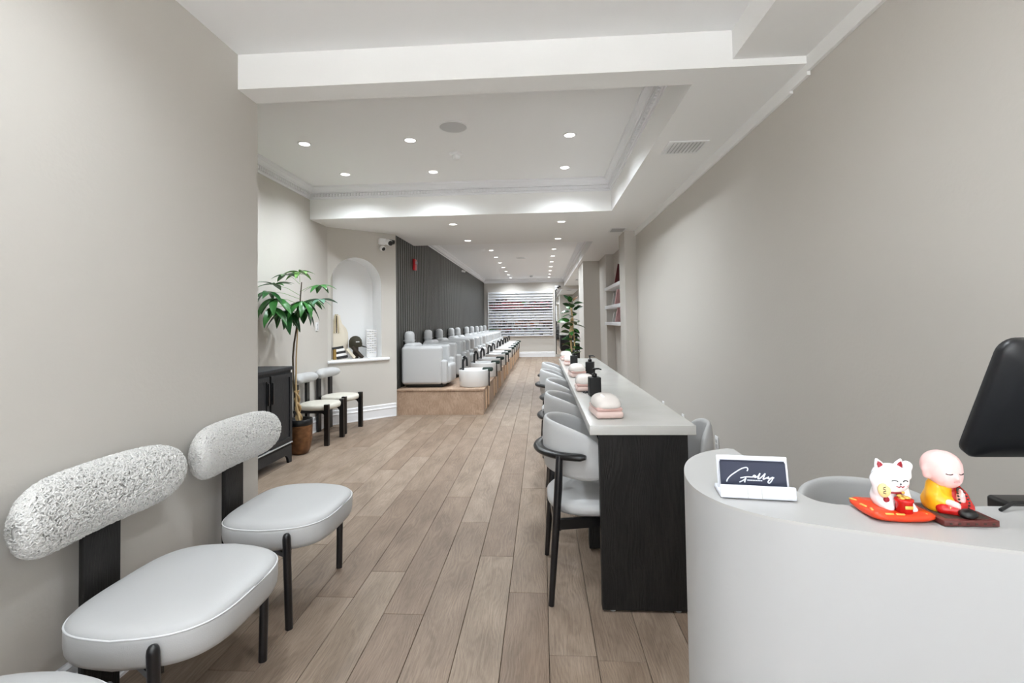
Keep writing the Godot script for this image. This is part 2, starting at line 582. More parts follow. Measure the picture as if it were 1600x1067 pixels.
func floor_planks() -> void:
	var W := 0.1915
	var L := 1.5
	var fl := get_node("floor")
	var phase := {-1: -2.448, -2: -2.816, -3: -3.282, -4: -2.251, -5: -2.628, -6: -2.378, 0: -2.0}
	var vars := []
	for v in 8: vars.append(plank_mesh(v, L, W))
	var rest := []
	var built := 0
	for r in range(-15, 8):
		var xc := 0.009 + (r + 0.5) * W
		var ph: float = phase[r] if phase.has(r) else -rng.randf() * L
		ph = fposmod(ph, L)
		for k in range(1, -14, -1):
			var z0: float = ph + (k - 1) * L
			var z1: float = z0 + L
			var left_limit := XL if (z0 + z1) / 2 > Z2 else XM
			if z0 < ZB:
				z0 = ZB
				if z1 - z0 < 0.05: continue
			if z1 > 2.35: z1 = 2.35
			if z1 - z0 < 0.05: continue
			if z1 < -7.1 and xc < -0.95: continue
			if z1 > -7.0 and z0 < -7.1 and xc < -0.95: z0 = -7.12
			if xc + W / 2 < left_limit + 0.02: continue
			if z0 > Z2 and xc < XL: continue
			var x0 := maxf(xc - W / 2, left_limit - 0.005) if xc - W / 2 < left_limit else xc - W / 2
			if xc + W / 2 > 1.75: continue
			var mesh: ArrayMesh = vars[rng.randi() % 8]
			var m: Material = M["oak_%d" % (rng.randi() % 5)]
			var o := put(mesh, "plank", m, fl)
			o.position = Vector3(xc, 0, (z0 + z1) / 2)
			o.scale = Vector3(1, 1, (z1 - z0) / L)
			built += 1
	print("planks ", built)

func ring_sweep(st: SurfaceTool, x0: float, x1: float, z0: float, z1: float, prof: Array) -> void:
	# mitred moulding round the inside of a rectangle; prof = (distance from wall, height), bottom to top
	var loops := []
	for p in prof:
		loops.append([Vector3(x0 + p.x, p.y, z0 + p.x), Vector3(x1 - p.x, p.y, z0 + p.x), Vector3(x1 - p.x, p.y, z1 - p.x), Vector3(x0 + p.x, p.y, z1 - p.x)])
	for i in loops.size() - 1:
		for k in 4:
			var j := (k + 1) % 4
			quad(st, loops[i][k], loops[i][j], loops[i + 1][j], loops[i + 1][k])

func baseboard(called: String, pts: Array) -> void:
	# pts: polyline of Vector2 (x, z); the room lies to the left of its direction of travel
	var prof := [Vector2(0.0, 0.0), Vector2(0.018, 0.0), Vector2(0.018, 0.012), Vector2(0.014, 0.016), Vector2(0.014, 0.115), Vector2(0.019, 0.125), Vector2(0.019, 0.133), Vector2(0.010, 0.142), Vector2(0.010, 0.17), Vector2(0.013, 0.176), Vector2(0.006, 0.19), Vector2(0.0, 0.192)]
	var st := mb()
	for s in pts.size() - 1:
		var a: Vector2 = pts[s]
		var b: Vector2 = pts[s + 1]
		var d := (b - a).normalized()
		var n := Vector2(-d.y, d.x)
		for i in prof.size() - 1:
			var f := func(p, q): return Vector3(p.x + n.x * q.x, q.y, p.y + n.y * q.x)
			quad(st, f.call(a, prof[i]), f.call(b, prof[i]), f.call(b, prof[i + 1]), f.call(a, prof[i + 1]))
		# ends
		var f2 := func(p, q): return Vector3(p.x + n.x * q.x, q.y, p.y + n.y * q.x)
		for i in range(1, prof.size() - 1):
			tri(st, f2.call(a, prof[0]), f2.call(a, prof[i]), f2.call(a, prof[i + 1]))
			tri(st, f2.call(b, prof[0]), f2.call(b, prof[i + 1]), f2.call(b, prof[i]))
	struct(st, called, M.trim_paint, "white moulded baseboard")

const A0 := Vector3(-2.146, 0, -7.003)   # right foot of the angled arch wall
const AD := Vector3(-0.731, 0, 0.683)    # along it towards the left wall
const AN := Vector3(0.683, 0, 0.731)     # out of it into the room

func mouldings() -> void:
	var y := 3.05
	var prof := [Vector2(0.0, y - 0.145), Vector2(0.014, y - 0.145), Vector2(0.014, y - 0.128), Vector2(0.022, y - 0.122), Vector2(0.022, y - 0.085), Vector2(0.045, y - 0.08), Vector2(0.045, y - 0.066), Vector2(0.052, y - 0.062), Vector2(0.066, y - 0.035), Vector2(0.088, y - 0.018), Vector2(0.088, y - 0.008), Vector2(0.094, y - 0.008), Vector2(0.094, y)]
	var st := mb()
	ring_sweep(st, XM, 0.865, Z3, Z2, prof)
	var c := struct(st, "trim_crown", M.trim_paint, "white crown moulding with dentils round the tray ceiling")
	var dt := mb()
	var n := 0
	var x := XM + 0.05
	while x < 0.83:
		box(dt, Vector3(x, y - 0.121, Z3 + 0.018), Vector3(x + 0.022, y - 0.087, Z3 + 0.042))
		x += 0.038
	var z := Z3 + 0.06
	while z < Z2 - 0.05:
		box(dt, Vector3(XM + 0.018, y - 0.121, z), Vector3(XM + 0.042, y - 0.087, z + 0.022))
		box(dt, Vector3(0.823, y - 0.121, z), Vector3(0.847, y - 0.087, z + 0.022))
		z += 0.038
	var d := obj(dt, "dentil", M.trim_paint, c)
	d.set_meta("kind", "stuff")
	y = 2.95
	var prof2 := []
	for p in prof: prof2.append(Vector2(p.x * 1.1, p.y - 0.10))
	var s2 := mb()
	ring_sweep(s2, XS, 0.88, ZB, Z4, prof2)
	struct(s2, "trim_crown_rear", M.trim_paint, "white crown moulding round the long rear ceiling")
	baseboard("baseboard_left", [Vector2(XL, 2.2), Vector2(XL, Z2 - 0.012)])
	baseboard("baseboard_waiting", [Vector2(XM, Z2 + 0.1), Vector2(XM, -6.33)])
	baseboard("baseboard_arch", [Vector2(XM, -6.33), Vector2(A0.x, A0.z)])
	baseboard("baseboard_back", [Vector2(-0.86, ZB), Vector2(0.50, ZB)])
	baseboard("baseboard_right", [Vector2(XR, -7.2), Vector2(XR, 2.2)])
	baseboard("baseboard_column", [Vector2(1.24, -7.2), Vector2(XR, -7.2)])
	baseboard("baseboard_pier", [Vector2(0.94, -10.8), Vector2(1.30, -10.8)])

func AP(t: float, y: float, off := 0.0) -> Vector3:
	return A0 + AD * t + AN * off + Vector3(0, y, 0)

func arch_wall() -> void:
	var L := 0.98           # length of the angled wall
	var ta := 0.212
	var tb := 0.935         # arch opening
	var y0 := 0.865
	var r := (tb - ta) / 2
	var cy := 2.275 - r
	var tc := (ta + tb) / 2
	var dep := -0.30
	var arch := []
	for i in 25:
		var a := PI * i / 24.0
		arch.append(Vector2(tc - cos(a) * r, cy + sin(a) * r))   # from ta side to tb side
	var st := mb()
	var ni := mb()
	var F := func(t, y, off := 0.0): return AP(t, y, off)
	var H := HS + 0.02
	# t runs right to left as seen from the room
	var face := func(t0, t1, ya, yb): quad(st, F.call(t1, ya), F.call(t0, ya), F.call(t0, yb), F.call(t1, yb))
	face.call(-0.02, ta, -0.01, H)
	face.call(tb, L + 0.02, -0.01, H)
	face.call(ta, tb, -0.01, y0)
	for i in 24:
		var p: Vector2 = arch[i]
		var q: Vector2 = arch[i + 1]
		quad(st, F.call(q.x, q.y), F.call(p.x, p.y), F.call(p.x, H), F.call(q.x, H))
		quad(ni, F.call(p.x, p.y), F.call(q.x, q.y), F.call(q.x, q.y, dep), F.call(p.x, p.y, dep))
	# niche sides, sill and back
	quad(ni, F.call(ta, y0), F.call(ta, cy), F.call(ta, cy, dep), F.call(ta, y0, dep))
	quad(ni, F.call(tb, cy), F.call(tb, y0), F.call(tb, y0, dep), F.call(tb, cy, dep))
	quad(ni, F.call(tb, y0), F.call(ta, y0), F.call(ta, y0, dep), F.call(tb, y0, dep))
	quad(ni, F.call(tb, y0, dep), F.call(ta, y0, dep), F.call(ta, cy, dep), F.call(tb, cy, dep))
	for i in 24:
		tri(ni, F.call(tc, cy, dep), F.call(arch[i].x, arch[i].y, dep), F.call(arch[i + 1].x, arch[i + 1].y, dep))
	# rear of the wall
	quad(st, F.call(-0.02, -0.01, -0.36), F.call(L + 0.3, -0.01, -0.36), F.call(L + 0.3, H, -0.36), F.call(-0.02, H, -0.36))
	quad(st, F.call(-0.02, -0.01, 0.0), F.call(-0.02, -0.01, -0.36), F.call(-0.02, H, -0.36), F.call(-0.02, H, 0.0))
	var w := struct(st, "wall_arch", M.wall_paint, "angled pale wall with an arched display niche")
	obj(ni, "niche_lining", M.ceiling_paint, w)
	var xf := Transform3D(Basis(AD, Vector3.UP, AD.cross(Vector3.UP)), A0)
	if xf.basis.determinant() < 0: xf.basis.z = -xf.basis.z
	# sill board
	var s := mb(true)
	rbox(s, Vector3(0.54, 0.838, 0.0), Vector3(0.89, 0.042, 0.07), 0.018, 3, xf)
	obj(s, "sill", M.trim_paint, w)

func slat_wall() -> void:
	var root := thing("slat_panel_wall", "dark charcoal wall of narrow vertical wooden slats behind the pedicure chairs", "wall panel")
	var st := mb()
	box(st, Vector3(XS, 0.375, -8.1), Vector3(XS + 0.008, HS - 0.002, -7.06))
	box(st, Vector3(XS, 0.375, ZB + 0.01), Vector3(XS + 0.008, 2.83, -8.1))
	obj(st, "backing", M.slat, root)
	var m1 := mb(); box(m1, Vector3(-0.021, 0.375, -0.044), Vector3(0.021, HS - 0.003, 0.044))
	var m2 := mb(); box(m2, Vector3(-0.021, 0.375, -0.044), Vector3(0.021, 2.82, 0.044))
	var a := done(m1)
	var b := done(m2)
	var z := -7.10
	while z > ZB + 0.05:
		var o := put(a if z > Z4 else b, "slat", M.slat, root)
		o.position = Vector3(XS + 0.029, 0, z)
		z -= 0.12
	var edge := mb()
	box(edge, Vector3(XS + 0.001, 0.375, -7.058), Vector3(XS + 0.05, HS - 0.003, -7.035))
	obj(edge, "edge_trim", M.slat, root)

func spot(parent: Node3D, energy: float, angle := 80.0) -> void:
	var l := SpotLight3D.new()
	l.name = "beam"
	l.light_energy = energy
	l.light_color = Color(0.94, 0.975, 1.0)
	l.spot_angle = angle
	l.spot_angle_attenuation = 1.0
	l.spot_range = 30.0
	l.spot_attenuation = 2.0
	l.light_size = 0.055
	l.shadow_enabled = true
	l.rotation.x = -PI / 2
	l.position = Vector3(0, -0.02, 0)
	parent.add_child(l)

func downlight(at: Vector3, energy: float, label: String, group: String, angle := 80.0) -> void:
	var t := thing("downlight", label, "ceiling light", at, 0, group)
	var st := mb(true)
	lathe(st, [Vector2(0.048, -0.0035), Vector2(0.052, -0.006), Vector2(0.062, -0.004), Vector2(0.065, 0.0)], 28)
	obj(st, "trim_ring", M.white_plastic, t)
	var d := mb(true)
	lathe(d, [Vector2(0.0, -0.0036), Vector2(0.050, -0.0034), Vector2(0.050, -0.001)], 24)
	obj(d, "lens", M.lamp_lens, t)
	spot(t, energy, angle)

func ceiling_fixtures() -> void:
	var E := 2.9
	for p in [[-2.196, -4.39], [-1.19, -4.40], [0.288, -4.42], [-2.196, -5.34], [-1.19, -5.36], [0.288, -5.36]]:
		downlight(Vector3(p[0], 3.05, p[1]), E * 0.9, "round recessed downlight in the raised tray ceiling", "downlights in the tray ceiling", 74.0)
	for p in [[-1.158, -6.385], [-1.158, -7.70], [0.285, -6.40], [0.285, -7.73]]:
		downlight(Vector3(p[0], HS, p[1]), E * 0.7, "round recessed downlight in the dropped middle soffit", "downlights in the middle soffit")
	for i in 7:
		var z: float = -10.78 - i * 1.155
		downlight(Vector3(-1.098, 2.95, z), E, "round recessed downlight in the row nearer the slat wall", "rear downlights on the slat wall side")
		downlight(Vector3(0.306, 2.95, z - 0.03), E, "round recessed downlight in the row nearer the alcove side", "rear downlights on the alcove side")
	for p in [[-0.95, -1.25], [0.25, -1.25], [-0.95, 0.6], [0.25, 0.6]]:
		downlight(Vector3(p[0], 2.855, p[1]), E * 0.6, "round recessed downlight in the ceiling above the reception", "downlights above the reception")
	# flush speakers
	for p in [[Vector3(-0.737, 3.05, -4.133), "round flush white speaker in the tray ceiling"], [Vector3(-0.487, 2.95, -12.18), "round flush white speaker in the long rear ceiling"]]:
		var t := thing("ceiling_speaker", p[1], "speaker", p[0])
		var st := mb(true)
		lathe(st, [Vector2(0.0, -0.007), Vector2(0.112, -0.006), Vector2(0.118, -0.005)], 36)
		obj(st, "grille", M.grey_plastic, t)
		var r := mb(true)
		lathe(r, [Vector2(0.117, -0.005), Vector2(0.120, -0.009), Vector2(0.128, -0.006), Vector2(0.130, 0.0)], 36)
		obj(r, "rim", M.white_plastic, t)
	var sd := thing("smoke_detector", "white round smoke detector hanging from the tray ceiling", "smoke detector", Vector3(-0.83, 3.05, -4.80))
	var a := mb(true)
	lathe(a, [Vector2(0.0, -0.026), Vector2(0.055, -0.024), Vector2(0.062, -0.016), Vector2(0.064, 0.0)], 28)
	obj(a, "base", M.white_plastic, sd)
	var c := mb(true)
	lathe(c, [Vector2(0.0, -0.062), Vector2(0.03, -0.06), Vector2(0.038, -0.05), Vector2(0.04, -0.024)], 28)
	obj(c, "sensor_head", M.white_plastic, sd)
	var sd2 := thing("smoke_detector", "small round detector at the end of the long rear ceiling", "smoke detector", Vector3(-0.332, 2.95, -17.1))
	var a2 := mb(true)
	lathe(a2, [Vector2(0.0, -0.045), Vector2(0.045, -0.04), Vector2(0.06, -0.01), Vector2(0.062, 0.0)], 24)
	obj(a2, "cover", M.grey_plastic, sd2)
	# air vents
	vent(Vector3(1.11, HS, -3.74), 0.25, 0.23, "white slotted air vent in the soffit above the nail counter", true)
	vent(Vector3(1.13, HS, -7.10), 0.19, 0.27, "small grey air vent in the soffit by the column", false)
	vent(Vector3(1.22, HS, -15.6), 0.2, 0.5, "small air vent in the soffit near the end wall", false)

func vent(at: Vector3, w: float, d: float, label: String, dark: bool) -> void:
	var t := thing("air_vent", label, "vent", at)
	var st := mb()
	for s in [-1, 1]:
		box(st, Vector3(-w / 2 - 0.02, -0.008, s * (d / 2 + 0.01) - 0.01), Vector3(w / 2 + 0.02, 0, s * (d / 2 + 0.01) + 0.01))
		box(st, Vector3(s * (w / 2 + 0.01) - 0.01, -0.008, -d / 2), Vector3(s * (w / 2 + 0.01) + 0.01, 0, d / 2))
	obj(st, "frame", M.white_plastic, t)
	obj(B(-w / 2, w / 2, -0.002, -0.0005, -d / 2, d / 2), "backing", M.grey_plastic, t)
	var n := 9
	for i in n:
		var x := -w / 2 + (i + 0.5) * w / n - (0.004 if dark else 0.0)
		var b := mb()
		box(b, Vector3(-0.0125, -0.001, -d / 2), Vector3(0.0105, 0.001, d / 2), Transform3D(Basis(Vector3.BACK, 0.25), Vector3(x, -0.0065, 0)))
		obj(b, "slat", M.white_plastic if dark else M.grey_plastic, t)

# ------------------------------------------------------------------ end of the salon
func security_camera(at: Vector3, turn: float, label: String, small := false) -> void:
	# local +x points out of the wall
	var t := thing("security_camera", label, "camera", at, turn)
	var k := 0.6 if small else 1.0
	var a := mb(true)
	rbox(a, Vector3(0.03, 0.03, 0) * k, Vector3(0.07, 0.09, 0.11) * k, 0.02 * k)
	obj(a, "mount", M.white_plastic, t)
	var b := mb(true)
	var xf := Transform3D(Basis(Vector3.BACK, -PI / 2 - 0.3), Vector3(0.05, 0.03, -0.06) * k)
	lathe(b, [Vector2(0, 0), Vector2(0.035, 0.002), Vector2(0.042, 0.02), Vector2(0.042, 0.11), Vector2(0.034, 0.125)], 18, Vector3.ZERO, xf.scaled_local(Vector3.ONE * k))
	obj(b, "body", M.white_plastic, t)
	var c := mb(true)
	lathe(c, [Vector2(0.036, 0.118), Vector2(0.036, 0.127), Vector2(0.0, 0.130)], 18, Vector3.ZERO, xf.scaled_local(Vector3.ONE * k))
	obj(c, "lens", M.black_lacquer, t)
	if small: return
	var d := mb(true)
	lathe(d, [Vector2(0, 0), Vector2(0.03, 0.002), Vector2(0.034, 0.02), Vector2(0.034, 0.10), Vector2(0, 0.104)], 16, Vector3(0, 0, 0), Transform3D(Basis(Vector3.RIGHT, -PI / 2), Vector3(0.07, 0.03, -0.06)))
	obj(d, "floodlight", M.black_lacquer, t)
	var e := mb(true)
	ellipsoid(e, Vector3(0.04, -0.07, 0.0), Vector3(0.045, 0.04, 0.045))
	obj(e, "dome", M.white_plastic, t)
	var f := mb(true)
	ellipsoid(f, Vector3(0.06, -0.078, 0.0), Vector3(0.03, 0.03, 0.03))
	obj(f, "dome_lens", M.black_lacquer, t)

func back_of_room() -> void:
	# polish rack
	var x0 := -2.0
	var x1 := 0.43
	var yb := 0.80
	var rack := thing("polish_rack", "tall white wall rack with seventeen narrow shelves on the end wall", "rack", Vector3(0, 0, ZB))
	obj(B(x0, x1, yb - 0.03, 2.47, 0.0, 0.012), "back_panel", M.white_plastic, rack)
	var sh := done(B(x0, x1, -0.006, 0.006, 0.012, 0.085))
	var lip := done(B(x0, x1, 0.006, 0.03, 0.081, 0.085))
	for i in 17:
		var o := put(sh, "shelf", M.white_plastic, rack)
		o.position.y = yb + i * 0.1005
		var l := put(lip, "lip", M.frost, o)
	for s in [x0, x1]:
		obj(B(s - 0.008, s + 0.008, yb - 0.03, 2.47, 0.0, 0.09), "side_panel", M.white_plastic, rack)
	var K := {"p": Color8(214, 120, 128), "r": Color8(170, 50, 56), "d": Color8(40, 34, 36), "m": Color8(120, 50, 60), "g": Color8(96, 150, 90), "w": Color8(226, 222, 222), "n": Color8(206, 166, 150), "o": Color8(206, 120, 60), "b": Color8(96, 66, 48), "v": Color8(150, 130, 150), "y": Color8(170, 160, 80), "s": Color8(160, 164, 172), "c": Color8(224, 214, 196), "l": Color8(160, 166, 200)}
	# rows from the top shelf down, each a string of tones spread over the width ('.' = empty)
	var rows := ["", "", "", "..dddm..............", "ddddprprprog.nvpvpvpv", "prprprpppnpsnpdbdddd", "mrprpmrpnnprrgprrnpd", ".dddddbbdddddddddddd", "swwswwswwwswwswwwsww", "wlwwlwwswwwwwwswwwww", "wwwwswwwwwwwwswwwwww", "sswwswwwwnnbnnnnbnnn", "ssssddbbonnnnoccnbmd", "sdsddsdsbsbrsnsssdbs", "ggyobrrbsdsdsssgsssd", "ssss.dd.sssssssslsss", "....ssss..s..s..d..s"]
	var caps := [M.dark_gap, M.white_plastic]
	var shapes := {}
	for key in K:
		var v := 0.012 if key != "w" and key != "s" else 0.013
		var st := mb(true)
		lathe(st, [Vector2(0, 0.0), Vector2(0.0145, 0.001), Vector2(0.0158, 0.006), Vector2(0.0158, 0.046), Vector2(0.008, 0.053)], 8)
		var body := done(st)
		var s2 := mb(true)
		lathe(s2, [Vector2(0.0085, 0.052), Vector2(0.0075, 0.078), Vector2(0.0, 0.079)], 8)
		s2.generate_normals()
		var all: ArrayMesh = s2.commit(body)
		all.surface_set_material(0, mat("polish_" + key, K[key], 0.25))
		all.surface_set_material(1, M.black_matte if not key in ["w", "s", "c", "l"] else M.white_plastic)
		shapes[key] = all
	var count := 0
	var extra := {}
	var names := {"p": "pink", "r": "red", "d": "black", "m": "maroon", "g": "green", "w": "clear", "n": "nude", "o": "orange", "b": "brown", "v": "mauve", "y": "olive", "s": "silver", "c": "cream", "l": "lilac"}
	for i in rows.size():
		var row: String = rows[i]
		if row == "": continue
		var y: float = yb + (16 - i) * 0.1005 + 0.0062
		var n := 76
		for k in n:
			var key := row[mini(int(float(k) / n * row.length()), row.length() - 1)]
			if key == ".": continue
			if rng.randf() < 0.22: key = row[rng.randi() % row.length()]
			if key == ".": continue
			var at := Vector3(x0 + 0.05 + k * (x1 - x0 - 0.1) / (n - 1), y, ZB + 0.045 + rng.randf_range(-0.006, 0.006))
			if count < 300 and (k % 3 == 0 or i in [4, 6]):
				var o := MeshInstance3D.new()
				o.mesh = shapes[key]
				o.name = numbered("polish_bottle")
				add_child(o)
				o.position = at
				tag(o, "small %s nail polish bottle on the %s rack shelf from the top" % [names[key], ORD[i]], "bottle", "%s polish bottles on the %s rack shelf" % [names[key], ORD[i]])
				count += 1
			else:
				if not extra.has(key): extra[key] = []
				extra[key].append(at)
	print("bottles ", count)
	var more := thing("polish_bottle_rows", "rows of small nail polish bottles filling the wall rack", "bottles", Vector3.ZERO)
	more.set_meta("kind", "stuff")
	for key in extra:
		var mm := MultiMesh.new()
		mm.transform_format = MultiMesh.TRANSFORM_3D
		mm.mesh = shapes[key]
		mm.instance_count = extra[key].size()
		for i in extra[key].size(): mm.set_instance_transform(i, Transform3D(Basis(), extra[key][i]))
		var mi := MultiMeshInstance3D.new()
		mi.multimesh = mm
		mi.name = "bottle_rows"
		mi.set_meta("kind", "stuff")
		more.add_child(mi, true)
	# mirror
	var mr := thing("wall_mirror", "tall frameless mirror on the end wall behind the fig tree", "mirror", Vector3(0, 0, ZB))
	obj(B(0.56, 1.59, 0.10, 2.54, 0.004, 0.014), "glass", M.mirror, mr)
	obj(B(0.53, 0.56, 0.10, 2.55, 0.0, 0.02), "edge_strip", M.black_matte, mr)
	# dark cabinet with a pale top near the mirror
	var cb := thing("low_cabinet", "low black cabinet with a white top near the mirror", "cabinet", Vector3(1.22, 0, -14.2))
	obj(B(-0.36, 0.36, 0.0, 0.70, -0.6, 0.6), "body", M.black_oak, cb)
	obj(B(-0.38, 0.37, 0.70, 0.74, -0.62, 0.62), "top", M.quartz, cb)
	for s in [-1, 1]:
		var dr := obj(B(-0.372, -0.36, 0.05, 0.67, s * 0.3 - 0.285, s * 0.3 + 0.285), "door", M.black_oak, cb)
		obj(B(-0.385, -0.372, 0.40, 0.56, s * 0.05 - 0.006, s * 0.05 + 0.006), "handle", M.black_metal, dr)
	# cameras and alarm
	security_camera(Vector3(0.53, 2.66, ZB) + Vector3(0.05, -0.06, 0), -PI / 2, "white security camera above the mirror on the end wall")
	security_camera(AP(0.20, 2.50), atan2(-AN.z, AN.x), "white security camera with black floodlight above the arched niche")
	security_camera(Vector3(XS + 0.05, 2.72, -13.05), 0.0, "small white security camera high on the slat wall", true)
	var al := thing("fire_alarm", "red fire alarm strobe mounted on the slat wall", "fire alarm", Vector3(XS + 0.05, 2.33, -8.05))
	var s := mb(true); rbox(s, Vector3(0.02, 0, 0), Vector3(0.04, 0.19, 0.12), 0.01)
	obj(s, "housing", M.alarm_red, al)
	var s3 := mb(true); rbox(s3, Vector3(0.05, 0.03, 0), Vector3(0.03, 0.05, 0.07), 0.01)
	obj(s3, "strobe", M.acrylic, al)
	fig_tree()

func leaf_mesh(L: float, Wd: float, droop: float, fold: float, tip := 1.6) -> ArrayMesh:
	# lies along +x from the origin, upper side +y
	var st := mb(true)
	var n := 10
	var rows := []
	for i in n + 1:
		var t := float(i) / n
		var w := Wd * 0.5 * pow(sin(PI * pow(t, 0.85)), 0.8) * (1.0 - 0.25 * pow(t, tip)) if i > 0 and i < n else 0.0008
		var c := Vector3(L * t * (1.0 - 0.12 * droop * t), -droop * L * t * t * 0.5, 0)
		rows.append([c + Vector3(0, fold * w, -w), c + Vector3(0, fold * w * 0.35, -w * 0.5), c, c + Vector3(0, fold * w * 0.35, w * 0.5), c + Vector3(0, fold * w, w)])
	var th := Vector3(0, -0.0012, 0)
	for i in n:
		for j in 4:
			quad(st, rows[i][j], rows[i][j + 1], rows[i + 1][j + 1], rows[i + 1][j])
			quad(st, rows[i][j + 1] + th, rows[i][j] + th, rows[i + 1][j] + th, rows[i + 1][j + 1] + th)
	return done(st)

func fig_tree() -> void:
	var t := thing("fig_tree", "broad leaved fig tree in a dark pot beyond the nail counter", "plant", Vector3(0.45, 0, -7.25))
	var p := mb(true)
	lathe(p, [Vector2(0, 0), Vector2(0.10, 0), Vector2(0.11, 0.02), Vector2(0.13, 0.62), Vector2(0.125, 0.62), Vector2(0.12, 0.58), Vector2(0.0, 0.57)], 24)
	obj(p, "pot", M.black_matte, t)
	var s := mb(true)
	lathe(s, [Vector2(0.121, 0.575), Vector2(0.0, 0.585)], 20)
	obj(s, "soil", M.soil, t)
	for k in 3:
		var st := mb(true)
		var pts := []
		for i in 9:
			var y := 0.58 + i * (0.125 if k == 0 else 0.10)
			pts.append(Vector3([0.0, 0.025, -0.02][k] + 0.012 * sin(i * 1.3 + k * 2), y, [0.0, 0.02, 0.025][k] + 0.012 * cos(i * 1.1 + k)))
		tube(st, pts, 0.011, 8)
		obj(st, "stem", M.bark_pale, t)
	var big := [leaf_mesh(0.17, 0.11, 0.5, 0.12, 1.0), leaf_mesh(0.14, 0.09, 0.9, 0.1, 1.0), leaf_mesh(0.12, 0.085, 0.2, 0.15, 1.0)]
	var ms := [M.fig_leaf, M.fig_leaf_dark, M.fig_leaf, M.fig_leaf_brown]
	var r2 := RandomNumberGenerator.new()
	r2.seed = 77
	for i in 58:
		var y := 0.72 + 0.95 * float(i) / 57.0
		var a := i * 2.399 + r2.randf() * 0.6
		var o := put(big[r2.randi() % 3], "leaf", ms[r2.randi() % 3] if r2.randf() < 0.92 else ms[3], t)
		var pitch := r2.randf_range(-0.35, 0.75) + (0.4 if y > 1.5 else 0.0)
		o.transform = Transform3D(Basis(Vector3.UP, a) * Basis(Vector3.BACK, pitch) * Basis(Vector3.RIGHT, r2.randf_range(-0.7, 0.7)), Vector3(0.03 * cos(a), y, -0.03 * sin(a)))
		var sc := r2.randf_range(0.75, 1.15)
		o.scale = Vector3.ONE * sc

# ------------------------------------------------------------------ platform and pedicure stations
const ST := [-7.53, -8.78, -9.75, -11.05, -11.9, -13.35, -14.35, -15.45, -16.5, -17.6]
const PX := -0.86

func platform() -> void:
	var t := thing("pedicure_platform", "raised oak clad platform carrying the row of pedicure chairs", "platform", Vector3(0, 0, -7.05))
	var z1 := ZB + 7.05 + 0.001
	obj(B(XS + 0.004, PX - 0.015, 0.0, 0.345, z1, -0.015), "carcass", M.platform_oak, t)
	var top := mb(true)
	rbox(top, Vector3((XS + PX + 0.016) / 2, 0.36, (z1 + 0.012) / 2), Vector3(PX + 0.008 - XS, 0.03, 0.012 - z1), 0.006, 2)
	obj(top, "top_board", M.platform_oak, t)
	obj(B(XS + 0.004, PX - 0.05, 0.0, 0.345, -0.015, 0.0), "end_panel", M.platform_oak, t)
	obj(B(PX - 0.05, PX, 0.0, 0.345, -0.015, 0.002), "corner_post", M.platform_oak, t)
	# side panels between the stations, with a rounded access slot at each bath
	var edges := []
	for z in ST: edges.append(z + 7.05 + 0.10)
	var z0 := -0.02
	for i in ST.size():
		var a: float = ST[i] + 7.05 + 0.24
		if z0 - a > 0.03: obj(B(PX - 0.015, PX, 0.0, 0.345, a, z0), "side_panel", M.platform_oak, t)
		for s in [0.0, -0.34]:
			var st := mb(true)
			rbox(st, Vector3(PX + 0.004, 0.19, a + s - 0.03), Vector3(0.03, 0.30, 0.035), 0.014)
			obj(st, "slot_trim", M.oak_edge, t)
		obj(B(PX - 0.012, PX - 0.004, 0.0, 0.345, a - 0.30, a - 0.08), "access_door", M.platform_oak, t)
		z0 = a - 0.40
	obj(B(PX - 0.015, PX, 0.0, 0.345, z1, z0), "side_panel", M.platform_oak, t)

func pedicure_chair() -> Node3D:
	# local: faces +x, origin on the platform below the back of the seat's centre line
	var t := thing("pedicure_chair", "", "pedicure chair", Vector3.ZERO, 0, "pedicure chairs along the slat wall")
	obj(RB(Vector3(0.35, 0.027, 0), Vector3(0.56, 0.054, 0.58), 0.01, 1), "plinth", M.black_matte, t)
	var sh := mb(true)
	rbox(sh, Vector3(0.32, 0.335, -0.30), Vector3(0.62, 0.57, 0.13), 0.05, 4)
	obj(sh, "side_panel", M.white_leather, t)
	var s2 := mb(true)
	rbox(s2, Vector3(0.32, 0.335, 0.30), Vector3(0.62, 0.57, 0.13), 0.05, 4)
	obj(s2, "side_panel", M.white_leather, t)
	obj(RB(Vector3(0.10, 0.36, 0), Vector3(0.19, 0.60, 0.52), 0.06, 4), "backrest", M.white_leather, t)
	obj(RB(Vector3(0.46, 0.20, 0), Vector3(0.56, 0.29, 0.50), 0.05, 4), "seat", M.white_leather, t)
	for s in [-1, 1]:
		obj(RB(Vector3(0.655, 0.235, s * 0.30), Vector3(0.10, 0.36, 0.125), 0.04, 4), "armrest_front", M.white_leather, t)
	var hd := obj(RB(Vector3(0.052, 0.735, 0.03), Vector3(0.13, 0.22, 0.22), 0.06, 4), "headrest", M.white_leather, t)
	obj(RB(Vector3(0.052, 0.70, 0.03), Vector3(0.135, 0.008, 0.224), 0.003, 1), "strap", M.grey_plastic, hd)
	return t

